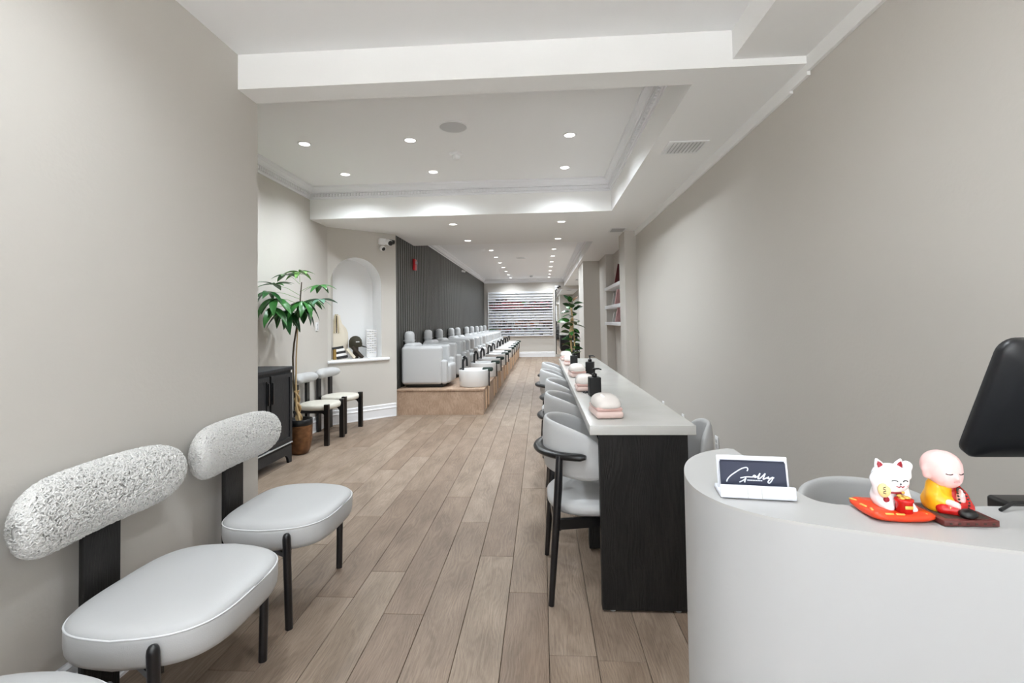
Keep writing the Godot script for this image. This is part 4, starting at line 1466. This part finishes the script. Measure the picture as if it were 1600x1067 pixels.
# ------------------------------------------------------------------ niche
func niche_items() -> void:
	var bs := Basis(-AD, Vector3.UP, AN)     # local x to the right along the wall, z into the room
	var turn := bs.get_euler().y
	var Y := 0.866
	# tote bag
	var t := thing("tote_bag", "cream canvas tote bag standing in the arched niche", "bag", AP(0.77, Y, -0.225), turn)
	var st := mb(true)
	var rings := []
	for p in [[0.0, 0.125, 0.045], [0.02, 0.135, 0.05], [0.15, 0.15, 0.05], [0.28, 0.155, 0.042], [0.36, 0.15, 0.03], [0.42, 0.125, 0.022], [0.48, 0.075, 0.016], [0.55, 0.05, 0.014], [0.60, 0.045, 0.012]]:
		var ring := sring(p[1], p[2], p[0], 2.6, 40)
		for i in ring.size():
			var v: Vector3 = ring[i]
			v.z += 0.006 * sin(v.x * 70.0 + v.y * 13.0)
			v.y += 0.012 * sin(v.x * 9.0 + 1.0) * v.y
			ring[i] = v
		rings.append(ring)
	loft(st, rings)
	obj(st, "body", M.canvas, t)
	for s in [-1, 1]:
		var h := mb(true)
		tube(h, [Vector3(s * 0.03 - 0.02, 0.36, 0.042), Vector3(s * 0.02 - 0.02, 0.5, 0.034), Vector3(s * 0.012 - 0.01, 0.62, 0.01)], 0.011, 8, 0.3, Vector3.BACK)
		obj(h, "handle", M.canvas_strap, t)
	obj(B(-0.026, -0.018, 0.36, 0.60, 0.036, 0.046), "handle_shade_strip", M.dark_brown, t)  # dark strip that paints the shade in the gap between the handles
	# striped pouch
	var sp := thing("striped_pouch", "black and white striped pouch leaning at the niche edge", "pouch", AP(0.83, Y, -0.055), turn)
	obj(B(-0.05, -0.02, 0.0, 0.14, -0.03, 0.02), "side", M.mustard, sp)
	for i in 5:
		var b := mb()
		box(b, Vector3(-0.075, -0.0165, -0.012), Vector3(0.075, 0.0165, 0.004), Transform3D(Basis(Vector3.RIGHT, -0.25) * Basis(Vector3.BACK, 0.12), Vector3(0.065 - i * 0.012, 0.03 + i * 0.032, 0.015 - i * 0.008)))
		obj(b, "stripe", M.black_matte if i % 2 == 0 else M.print_white, sp)
	# cap on a stand
	var cp := thing("cap", "dark olive cap resting on a wooden block in the niche", "cap", AP(0.56, Y + 0.157, -0.09), turn)
	var cr := mb(true)
	lathe(cr, [Vector2(0.088, -0.045), Vector2(0.092, 0.0), Vector2(0.086, 0.05), Vector2(0.062, 0.09), Vector2(0.03, 0.108), Vector2(0, 0.112)], 28, Vector3.ZERO, Transform3D(Basis(Vector3.BACK, 0.06), Vector3(0, 0.045, 0)))
	obj(cr, "crown", M.olive_cap, cp)
	var vz := mb(true)
	var vis := PackedVector2Array()
	for i in 15:
		var a := -PI / 2 + PI * i / 14.0
		vis.append(Vector2(0.05 + cos(a) * 0.11, sin(a) * 0.085))
	prism(vz, vis, -0.004, 0.003, Transform3D(Basis(Vector3.BACK, -0.3), Vector3(0.01, 0.035, 0.0)))
	obj(vz, "visor", M.olive_cap, cp)
	var em := mb(true); rbox(em, Vector3(-0.005, 0.075, 0.087), Vector3(0.05, 0.016, 0.006), 0.002, 1)
	obj(em, "patch", M.grey_plastic, cp)
	var bl := thing("display_block", "dark slanted wooden block under the olive cap", "stand", AP(0.56, Y, -0.09), turn)
	obj(B(-0.03, 0.03, 0.0, 0.153, -0.03, 0.03), "post", M.dark_brown, bl)
	var sl := mb()
	box(sl, Vector3(-0.014, 0.0, -0.05), Vector3(0.014, 0.21, 0.05), Transform3D(Basis(Vector3.BACK, 0.75), Vector3(0.075, 0.012, 0.045)))
	obj(sl, "slanted_board", M.dark_brown, bl)
	var fc := thing("folded_cloth", "pale folded cloth between pouch and cap in the niche", "cloth", AP(0.672, Y, -0.03), turn)
	var f := mb()
	box(f, Vector3(-0.016, 0.0, -0.025), Vector3(0.016, 0.16, 0.025), Transform3D(Basis(Vector3.BACK, 0.7), Vector3(0.07, 0.014, 0)))
	obj(f, "layer", M.canvas, fc)
	# sample board
	var sb := thing("sample_board", "white board with rows of small pale nail samples in the niche", "display board", AP(0.305, Y, -0.14), turn)
	obj(RB(Vector3(0, 0.20, 0), Vector3(0.16, 0.40, 0.02), 0.006, 2), "board", M.print_white, sb)
	for r in 10:
		for c in 4:
			var o := obj(RB(Vector3(-0.054 + c * 0.036, 0.065 + r * 0.034, 0.013), Vector3(0.026, 0.012, 0.008), 0.003, 1), "sample", M.grey_plastic if (r + c) % 3 else M.frost, sb)

# ------------------------------------------------------------------ alcove shelves on the right
func alcove() -> void:
	var hs := [1.98, 1.62, 1.31]
	for i in 3:
		var s := mb(true)
		rbox(s, Vector3(1.3625, hs[i] - 0.03, -8.725), Vector3(0.195, 0.06, 2.05), 0.004, 1)
		single(s, "wall_shelf", M.trim_paint, "%s white shelf in the alcove beside the column" % ["highest", "middle", "lowest"][i], "shelf")
	var pics := [
		[0, -8.55, 0.34, "dark red framed picture leaning on the highest alcove shelf", "print_red", "print_pink", 0.35],
		[1, -8.60, 0.26, "pink and dark striped card leaning on the middle alcove shelf", "print_pink", "print_dark", 0.3],
		[1, -8.95, 0.22, "pale pink card further along the middle alcove shelf", "print_white", "print_pink", 0.3],
		[2, -8.58, 0.28, "pale card with dark floral print on the lowest alcove shelf", "print_pink", "print_dark", 0.3],
		[2, -8.92, 0.18, "small white card on the lowest alcove shelf", "print_white", "print_red", 0.35],
	]
	for p in pics:
		var t := thing("display_card", p[3], "card", Vector3(1.335, hs[p[0]] + 0.001, p[1]))
		var h: float = p[2]
		var xf := Transform3D(Basis(Vector3.UP, -0.7) * Basis(Vector3.BACK, -0.22), Vector3(0, 0.005, 0))
		var a := mb(); box(a, Vector3(-0.005, 0, -0.085), Vector3(0.005, h, 0.085), xf)
		obj(a, "board", M[p[4]], t)
		for k in 4:
			var b := mb()
			box(b, Vector3(-0.0065, h * (0.1 + k * 0.22), -0.07 + 0.012 * (k % 2)), Vector3(-0.005, h * (0.22 + k * 0.22), 0.05 + 0.015 * (k % 2)), xf)
			obj(b, "print", M[p[5]], t)

# ------------------------------------------------------------------ reception desk
const DH := 1.10

func smooth_poly(pts: Array, n: int) -> PackedVector2Array:
	var out := PackedVector2Array()
	for i in pts.size() - 1:
		var p0: Vector2 = pts[maxi(i - 1, 0)]
		var p3: Vector2 = pts[mini(i + 2, pts.size() - 1)]
		for k in n: out.append(pts[i].cubic_interpolate(pts[i + 1], p0, p3, float(k) / n))
	out.append(pts[-1])
	return out

func desk() -> void:
	var t := thing("reception_desk", "white curved reception desk with a raised ledge", "desk", Vector3.ZERO)
	var outer := smooth_poly([Vector2(0.352, -0.962), Vector2(0.30, -0.935), Vector2(0.256, -0.884), Vector2(0.229, -0.815), Vector2(0.221, -0.744), Vector2(0.235, -0.688), Vector2(0.265, -0.648), Vector2(0.307, -0.619), Vector2(0.397, -0.583), Vector2(0.502, -0.547), Vector2(0.68, -0.497), Vector2(0.90, -0.447), Vector2(1.15, -0.40), Vector2(1.40, -0.362)], 6)
	var inner := smooth_poly([Vector2(1.40, -0.674), Vector2(1.0, -0.674), Vector2(0.6, -0.674), Vector2(0.42, -0.674), Vector2(0.378, -0.682), Vector2(0.364, -0.705), Vector2(0.362, -0.75), Vector2(0.362, -0.90), Vector2(0.362, -0.955)], 4)
	var poly := outer.duplicate()
	poly.append_array(inner)
	var b := mb()
	prism(b, poly, 0.0, DH - 0.004, Transform3D(), true)
	obj(b, "front_panel", M.laminate, t)
	var l := mb()
	prism(l, poly, DH - 0.004, DH, Transform3D(), true)
	obj(l, "ledge", M.laminate_top, t)
	obj(B(0.368, 1.40, 0.72, 0.75, -1.06, -0.676), "work_surface", M.laminate_top, t)
	obj(B(1.36, 1.40, 0.0, 0.72, -1.05, -0.68), "side_support", M.laminate, t)
	card_holder()
	cat_figure()
	monk_figure()
	monitor()

func card_holder() -> void:
	var t := thing("card_holder", "clear holder with dark blue business cards on the desk ledge", "card holder", Vector3(0.296, DH + 0.0005, -0.714), -0.14)
	# local x along the holder, z towards the camera
	obj(RB(Vector3(0, 0.004, 0.004), Vector3(0.097, 0.007, 0.044), 0.002, 1), "base", M.frost, t)
	obj(RB(Vector3(0, 0.0095, 0.022), Vector3(0.097, 0.017, 0.006), 0.002, 1), "front_lip", M.frost, t)
	for x in [-0.013, 0.005]:
		obj(B(x - 0.0006, x + 0.0006, 0.002, 0.016, 0.0252, 0.0262), "rib", M.grey_plastic, t)
	var tilt := Basis(Vector3.RIGHT, -0.22)
	var bk := mb(true)
	rbox(bk, Vector3(0, 0.0245, 0), Vector3(0.094, 0.047, 0.003), 0.0012, 1, Transform3D(tilt, Vector3(0, 0.004, 0.002)))
	obj(bk, "back_plate", M.frost, t)
	var stack := thing("business_card", "dark blue business cards with silver script in the holder", "business cards", t.position, t.rotation.y)
	for i in 6:
		var c := mb()
		box(c, Vector3(-0.0425, 0, -0.0004), Vector3(0.0425, 0.037, 0.0), Transform3D(tilt, Vector3(-0.0005 + 0.0016 * (1 if i == 0 else 0) * -1.0, 0.0085 + (0.0012 if i == 5 else 0.0), 0.0105 - i * 0.0009)))
		obj(c, "card", M.navy_card, stack)
	# hand-drawn script on the front card, as raised strokes of ink
	var S := func(x: float, y: float) -> Vector3:      # x, y in card fractions, y upward from the lip
		return tilt * Vector3(-0.0425 + x * 0.085, 0.0095 + y * 0.0265, 0.0004) + Vector3(-0.002, 0.0085, 0.0105)
	var strokes := [
		[[0.09, 0.0], [0.115, 0.16], [0.17, 0.34], [0.25, 0.52], [0.33, 0.68], [0.40, 0.76], [0.43, 0.74], [0.435, 0.66], [0.42, 0.58]],
		[[0.31, 0.22], [0.40, 0.28], [0.50, 0.29], [0.55, 0.33], [0.53, 0.38], [0.51, 0.33], [0.54, 0.28], [0.58, 0.33], [0.62, 0.50]],
		[[0.62, 0.50], [0.60, 0.36], [0.58, 0.22], [0.62, 0.26], [0.70, 0.50]],
		[[0.70, 0.50], [0.68, 0.36], [0.66, 0.20], [0.71, 0.27], [0.75, 0.33]],
		[[0.75, 0.33], [0.73, 0.25], [0.77, 0.26], [0.81, 0.32], [0.79, 0.16], [0.75, 0.02], [0.73, 0.08], [0.78, 0.26], [0.83, 0.30]],
		[[0.29, 0.0], [0.36, 0.12], [0.395, 0.22], [0.38, 0.10], [0.37, 0.0]],
	]
	for k in strokes:
		var st := mb(true)
		var pp := []
		for p in k: pp.append(Vector2(p[0], p[1]))
		var sm := smooth_poly(pp, 5)
		var pts := []
		for p in sm: pts.append(S.call(p.x, p.y))
		tube(st, pts, 0.00085, 6, 0.4, Vector3.BACK)
		obj(st, "script_stroke", M.silver_ink, stack)
	for i in 9:
		var st := mb()
		var a: Vector3 = S.call(0.425 + i * 0.026, 0.125)
		box(st, a + Vector3(-0.0009, -0.0007, 0), a + Vector3(0.0009, 0.0007, 0.0003))
		obj(st, "small_print", M.silver_ink, stack)

func cat_figure() -> void:
	var t := thing("cat_figurine", "white waving lucky cat figurine on a red cushion", "figurine", Vector3(0.436, DH + 0.0005, -0.646), -0.05)
	# local: z towards the viewer
	var cu := mb(true)
	var rings := []
	for p in [[0.0, 0.9], [0.0025, 1.0], [0.006, 1.0], [0.009, 0.9]]:
		var ring := sring(0.036 * p[1], 0.031 * p[1], p[0], 7.0, 48)
		for i in ring.size():
			var v: Vector3 = ring[i]
			v.y += 0.004 * pow(absf(v.x) / 0.036 * absf(v.z) / 0.031, 2.0)
			ring[i] = v
		rings.append(ring)
	loft(cu, rings)
	var cush := obj(cu, "cushion", M.orange_red, t)
	for c in [[-0.033, -0.02, 0.5], [-0.032, 0.0, 0.2], [-0.03, 0.014, -0.3], [-0.018, 0.0275, 0.0], [0.027, 0.024, 0.7], [-0.006, 0.028, 0.0]]:
		var g := mb(true)
		rbox(g, Vector3.ZERO, Vector3(0.010, 0.0022, 0.003), 0.001, 1, Transform3D(Basis(Vector3.UP, c[2] + PI / 2 if absf(c[0]) > 0.028 else c[2]), Vector3(c[0], 0.0095, c[1])))
		obj(g, "gold_trim", M.gold, cush)
	var b := mb(true)
	var V := func(x, y, z): return Vector3(x, y, z) * 0.001
	blob(b, [
		[V.call(-3, 20, -4), V.call(-2, 32, -3), 0.0165, 0.0145],
		[V.call(-2, 45, 0), V.call(2, 45, 0), 0.0175, 0.0175],
		[V.call(-2, 43, 4), V.call(3, 43, 4), 0.0135, 0.0135],
		[V.call(-14, 30, 2), V.call(-18, 44, 4), 0.0065, 0.0055],
		[V.call(-18, 44, 4), V.call(-18, 48, 6), 0.0062, 0.0058],
		[V.call(14, 32, -4), V.call(23, 46, -5), 0.0052, 0.0042],
		[V.call(23, 46, -5), V.call(24, 59, -4), 0.0042, 0.0042],
		[V.call(24, 59, -4), V.call(21, 61.5, -2), 0.0042, 0.0040],
		[V.call(13, 30, 2), V.call(15, 14, 10), 0.0070, 0.0052],
		[V.call(15, 13, 11), V.call(16, 11, 16), 0.0050, 0.0048],
		[V.call(-9, 12, 6), V.call(-9, 12, 12), 0.0070, 0.0058],
	], 0.0016, 0.005)
	obj(b, "body", M.porcelain, t)
	for s in [-1, 1]:
		var e := mb(true)
		var base: Vector3 = V.call(s * 10.0, 57, -1)
		lathe(e, [Vector2(0.0065, 0), Vector2(0.0048, 0.006), Vector2(0.0016, 0.0115), Vector2(0, 0.0125)], 14, Vector3.ZERO, Transform3D(Basis(Vector3.BACK, -s * 0.4), base), 1.0, 0.6)
		var ear := obj(e, "ear", M.porcelain, t)
		var i := mb(true)
		lathe(i, [Vector2(0.0042, 0.0012), Vector2(0.003, 0.006), Vector2(0, 0.0098)], 12, Vector3.ZERO, Transform3D(Basis(Vector3.BACK, -s * 0.4), base + Vector3(0, 0, 0.0021)), 1.0, 0.5)
		obj(i, "inner_ear", M.crimson, ear)
		var ey := mb(true)
		var pts := []
		for k in 7:
			var a := PI * k / 6.0
			pts.append(V.call(1 + s * 6.0 + cos(a) * 3.0, 45.5 + sin(a) * 1.5, 20.2 - absf(s * 6.0 + cos(a) * 3.0) * 0.28))
		tube(ey, pts, 0.0006, 5)
		obj(ey, "eye", M.ink, t)
		var ch := mb(true); ellipsoid(ch, V.call(1 + s * 9.5, 39.5, 14.6), Vector3(0.0024, 0.0018, 0.0018), 10)
		obj(ch, "cheek", M.blush, t)
	var no := mb(true); ellipsoid(no, V.call(1, 43, 19.6), Vector3(0.0012, 0.0009, 0.0009), 8)
	obj(no, "nose", M.ink, t)
	var mo := mb(true)
	tube(mo, [V.call(-3.5, 39.8, 18.4), V.call(-0.8, 38.7, 19.2), V.call(1, 40.4, 19.6), V.call(2.8, 38.7, 19.2), V.call(5.5, 39.8, 18.4)], 0.0006, 5)
	obj(mo, "mouth", M.crimson, t)
	var co := mb(true)
	var cp := []
	for k in 33:
		var a := TAU * k / 32.0
		cp.append(V.call(-1 + cos(a) * 14.6, 31.0 - sin(a) * 0.8, 0 + sin(a) * 14.2))
	tube(co, cp, 0.0011, 6)
	obj(co, "collar", M.crimson, t)
	var be := mb(true); ellipsoid(be, V.call(7, 30.5, 12.6), Vector3(0.0024, 0.0020, 0.0020), 10)
	obj(be, "bell", M.gold, t)
	var ov := mb(true)
	lathe(ov, [Vector2(0, -0.0012), Vector2(0.0062, -0.0012), Vector2(0.0068, 0), Vector2(0.0062, 0.0012), Vector2(0, 0.0012)], 20, Vector3.ZERO, Transform3D(Basis(Vector3.UP, -0.35) * Basis(Vector3.RIGHT, PI / 2), V.call(-14, 33, 12.5)), 1.0, 1.35)
	var coin := obj(ov, "gold_coin", M.gold_oval, t)
	for k in 4:
		var cl := mb()
		box(cl, Vector3(-0.0016, -0.0004, 0), Vector3(0.0016, 0.0004, 0.0004), Transform3D(Basis(Vector3.UP, -0.35) * Basis(Vector3.BACK, 0.5 if k % 2 else -0.3), V.call(-14.4, 29.5 + k * 2.4, 13.8)))
		obj(cl, "coin_mark", M.ink, coin)
	var po := mb(true)
	lathe(po, [Vector2(0, 0), Vector2(0.0085, 0), Vector2(0.0088, 0.013), Vector2(0.0098, 0.0145), Vector2(0.0098, 0.017), Vector2(0.007, 0.0175), Vector2(0, 0.0175)], 22, V.call(4, 8.5, 19))
	var pot := obj(po, "pot", M.red_glaze, t)
	for k in 5:
		var cn := mb(true); ellipsoid(cn, V.call(4 + cos(k * 1.3) * 4.0, 26.5 + (k % 2) * 1.4, 19 + sin(k * 1.3) * 4.0), Vector3(0.0035, 0.0018, 0.0035), 10)
		obj(cn, "coin", M.gold, pot)
	var pm := mb(true); rbox(pm, V.call(4, 17.5, 28.2), Vector3(0.009, 0.004, 0.0012), 0.0005, 1)
	obj(pm, "pot_mark", M.gold, pot)
	var bd := mb(true); ellipsoid(bd, V.call(-11, 21, 11.2), Vector3(0.0036, 0.0036, 0.0024), 12)
	obj(bd, "paw_pad", M.crimson, t)
	var fl := mb(true); ellipsoid(fl, V.call(16, 8.8, 21.5), Vector3(0.0045, 0.0012, 0.003), 10)
	obj(fl, "foot_pad", M.blush, t)

func monk_figure() -> void:
	var t := thing("monk_figurine", "small praying monk figurine in yellow and red robe on wooden base", "figurine", Vector3(0.498, DH + 0.0005, -0.642), 0.0)
	var V := func(x, y, z): return Vector3(x, y, z) * 0.001
	# base board
	var b := mb(true)
	rbox(b, V.call(3, 3.6, 6), Vector3(0.062, 0.0072, 0.058), 0.001, 1)
	var base := obj(b, "wooden_base", M.rosewood, t)
	var pn := mb(true); rbox(pn, V.call(3, 7.3, 6), Vector3(0.050, 0.001, 0.046), 0.0004, 1)
	obj(pn, "base_panel", M.dark_brown, base)
	for k in 6:
		var d := mb(); box(d, V.call(-22 + k * 9.5, 2.4, 34.8), V.call(-19 + k * 9.5, 4.4, 35.3))
		obj(d, "base_carving", M.dark_brown, base)
	var rb := mb(true)
	blob(rb, [
		[V.call(-4, 16, -6), V.call(-1, 34, -5), 0.0165, 0.0120],
		[V.call(-9, 14, 2), V.call(-5, 30, -2), 0.0120, 0.0095],
		[V.call(-8, 36, -4), V.call(-13, 24, 4), 0.0080, 0.0080],
		[V.call(-13, 24, 4), V.call(-4, 20, 12), 0.0080, 0.0062],
	], 0.0018, 0.006)
	obj(rb, "yellow_robe", M.saffron, t)
	var rr := mb(true)
	blob(rr, [
		[V.call(8, 37, -3), V.call(14, 24, 3), 0.0085, 0.0088],
		[V.call(14, 24, 3), V.call(20, 13, 6), 0.0088, 0.0075],
		[V.call(6, 18, 0), V.call(10, 13, 8), 0.0115, 0.0085],
		[V.call(-12, 13, 12), V.call(2, 13, 16), 0.0068, 0.0072],
		[V.call(2, 13, 16), V.call(17, 13, 11), 0.0072, 0.0070],
	], 0.0018, 0.006)
	obj(rr, "red_sash", M.red_glaze, t)
	for c in [[-7, 15, 19], [16, 17, 14], [13, 25, 11]]:
		var g := mb(true); ellipsoid(g, V.call(c[0], c[1], c[2]), Vector3(0.0028, 0.0022, 0.0012), 8)
		obj(g, "gold_flower", M.gold, t)
	var h := mb(true)
	blob(h, [
		[V.call(-2, 60, -3), V.call(1, 60, -2), 0.0195, 0.0192],
		[V.call(0, 51, 2), V.call(2, 50, 3), 0.0160, 0.0150],
		[V.call(0, 40, -3), V.call(1, 46, -2), 0.0070, 0.0080],
		[V.call(-19, 49, -2), V.call(-20, 56, -2), 0.0036, 0.0034],
		[V.call(19, 49, -2), V.call(20, 56, -2), 0.0036, 0.0034],
		[V.call(1, 53, 18), V.call(1, 51, 19.4), 0.0018, 0.0026],
	], 0.0016, 0.004)
	var head := obj(h, "head", M.skin, t)
	for s in [-1, 1]:
		var e := mb(true)
		var pts := []
		for k in 6:
			var a := PI + PI * k / 5.0
			pts.append(V.call(1 + s * 7.0 + cos(a) * 3.2, 56.0 + sin(a) * 1.2, 19.0 - absf(s * 7.0 + cos(a) * 3.2) * 0.34))
		tube(e, pts, 0.0006, 5)
		obj(e, "eye", M.ink, head)
	var lp := mb(true)
	tube(lp, [V.call(-2.0, 46.4, 19.0), V.call(1, 45.6, 19.6), V.call(4.0, 46.4, 19.0)], 0.0008, 5)
	obj(lp, "mouth", M.blush, head)
	# praying hand raised before the chest, other hand on the knee; fingers laid side by side
	var hd := mb(true)
	var pr := [[V.call(9, 24, 13), V.call(8, 29, 14), 0.0042, 0.0040]]
	for k in 4: pr.append([V.call(8.6 - k * 0.3, 29, 11.2 + k * 1.9), V.call(7.6, 36.6 - absf(k - 1.6) * 1.1, 11.4 + k * 1.7), 0.00145, 0.0011])
	pr.append([V.call(10, 27, 15.4), V.call(9.4, 31.6, 17.0), 0.0015, 0.0012])
	pr.append([V.call(12, 19, 10), V.call(9, 24, 13), 0.0042, 0.0042])
	blob(hd, pr, 0.0009, 0.0016)
	obj(hd, "hand", M.skin, t)
	var h2 := mb(true)
	var p2 := [[V.call(-7, 21, 13), V.call(-1, 18.6, 19), 0.0048, 0.0042]]
	for k in 4: p2.append([V.call(-1.6 + k * 1.2, 18.6, 19.4 - k * 0.3), V.call(0.4 + k * 1.4, 15.4, 23.2 - k * 0.6), 0.0015, 0.0011])
	p2.append([V.call(1, 19.5, 17), V.call(4, 18.2, 18.2), 0.0015, 0.0012])
	blob(h2, p2, 0.0009, 0.0016)
	obj(h2, "hand", M.skin, t)
	for k in 26:
		var a := TAU * k / 26.0
		var bd := mb(true); ellipsoid(bd, V.call(7 + cos(a) * 5.4, 23 + sin(a) * 14.5, 19.4 - 0.0 + 1.6 * cos(a * 2.0) - maxf(sin(a), 0.0) * 5.0), Vector3.ONE * 0.0013, 8)
		obj(bd, "prayer_bead", M.dark_brown, t)
	var dr := mb(true); ellipsoid(dr, V.call(5, 12.2, 27.5), Vector3(0.0098, 0.0058, 0.0078), 20)
	obj(dr, "wooden_fish_drum", M.black_lacquer, t)

func monitor() -> void:
	# touch terminal seen from behind, leaning towards the camera
	var t := thing("desk_monitor", "black monitor seen from behind on the reception desk", "monitor", Vector3(0.94, 0.751, -0.90))
	var tilt := Basis(Vector3.RIGHT, 0.42)
	var ctr := Vector3(-0.005, 0.4535, 0.036)
	var s := mb(true)
	var ring := func(w, h, r, z): 
		var out := []
		for c in [[1, 1, 0.0], [-1, 1, PI / 2], [-1, -1, PI], [1, -1, PI * 1.5]]:
			for k in 7:
				var a: float = c[2] + PI / 2 * k / 6.0
				out.append(ctr + tilt * Vector3(c[0] * (w / 2 - r) + cos(a) * r, c[1] * (h / 2 - r) + sin(a) * r, z))
		return out
	loft(s, [ring.call(0.398, 0.222, 0.022, -0.010), ring.call(0.404, 0.228, 0.025, -0.008), ring.call(0.404, 0.228, 0.025, 0.004), ring.call(0.396, 0.220, 0.022, 0.008), ring.call(0.32, 0.165, 0.02, 0.015)])
	obj(s, "housing", M.screen_back, t)
	var sc := mb(true)
	rbox(sc, Vector3(0, 0, -0.0106), Vector3(0.37, 0.195, 0.001), 0.0004, 1, Transform3D(tilt, ctr))
	obj(sc, "screen", M.black_lacquer, t)
	var nk := mb(true)
	tube(nk, [Vector3(0.08, 0.255, 0.02), Vector3(0.08, 0.34, 0.045), ctr + tilt * Vector3(0.085, -0.03, 0.014)], 0.018, 12)
	obj(nk, "neck", M.black_metal, t)
	obj(RB(Vector3(0.13, 0.272, 0.02), Vector3(0.60, 0.026, 0.05), 0.006, 2), "cross_bar", M.black_metal, t)
	obj(RB(Vector3(0.08, 0.13, 0.02), Vector3(0.05, 0.25, 0.05), 0.008, 2), "column", M.black_metal, t)
	obj(RB(Vector3(0.08, 0.008, 0.0), Vector3(0.26, 0.014, 0.20), 0.006, 2), "foot", M.black_metal, t)
	var cb := mb(true)
	tube(cb, [Vector3(0.575, DH + 0.0022, -0.655), Vector3(0.60, DH + 0.008, -0.665), Vector3(0.64, DH + 0.010, -0.66), Vector3(0.69, DH + 0.006, -0.645), Vector3(0.76, DH + 0.0022, -0.63), Vector3(0.9, DH + 0.0022, -0.62), Vector3(1.0, DH + 0.0022, -0.64), Vector3(1.05, DH + 0.0022, -0.66)], 0.0022, 8)
	single(cb, "power_cable", M.black_matte, "thin dark cable lying on the desk ledge behind the monk figurine", "cable")

# ------------------------------------------------------------------ shop front behind the camera
func storefront() -> void:
	struct(B(XL, XR, 2.55, 2.86, 2.2, 2.4), "wall_front_header", M.wall_paint, "")
	struct(B(XL, XR, -0.01, 0.25, 2.2, 2.4), "wall_front_sill", M.wall_paint, "")
	struct(B(XL, -1.5, 0.25, 2.55, 2.2, 2.4), "wall_front_left", M.wall_paint, "")
	struct(B(1.25, XR, 0.25, 2.55, 2.2, 2.4), "wall_front_right", M.wall_paint, "")
	var gl := struct(B(-1.5, 1.25, 0.25, 2.55, 2.295, 2.305), "window_1", M.glass, "shop front window behind the camera")
	var f := mb()
	for x in [-1.5, -0.13, 1.25]: box(f, Vector3(x - 0.03, 0.25, 2.26), Vector3(x + 0.03, 2.55, 2.34))
	obj(f, "window_frame", M.black_matte, gl)
	struct(B(-14, 14, -0.25, -0.05, 2.4, 30), "pavement", M.pavement, "")
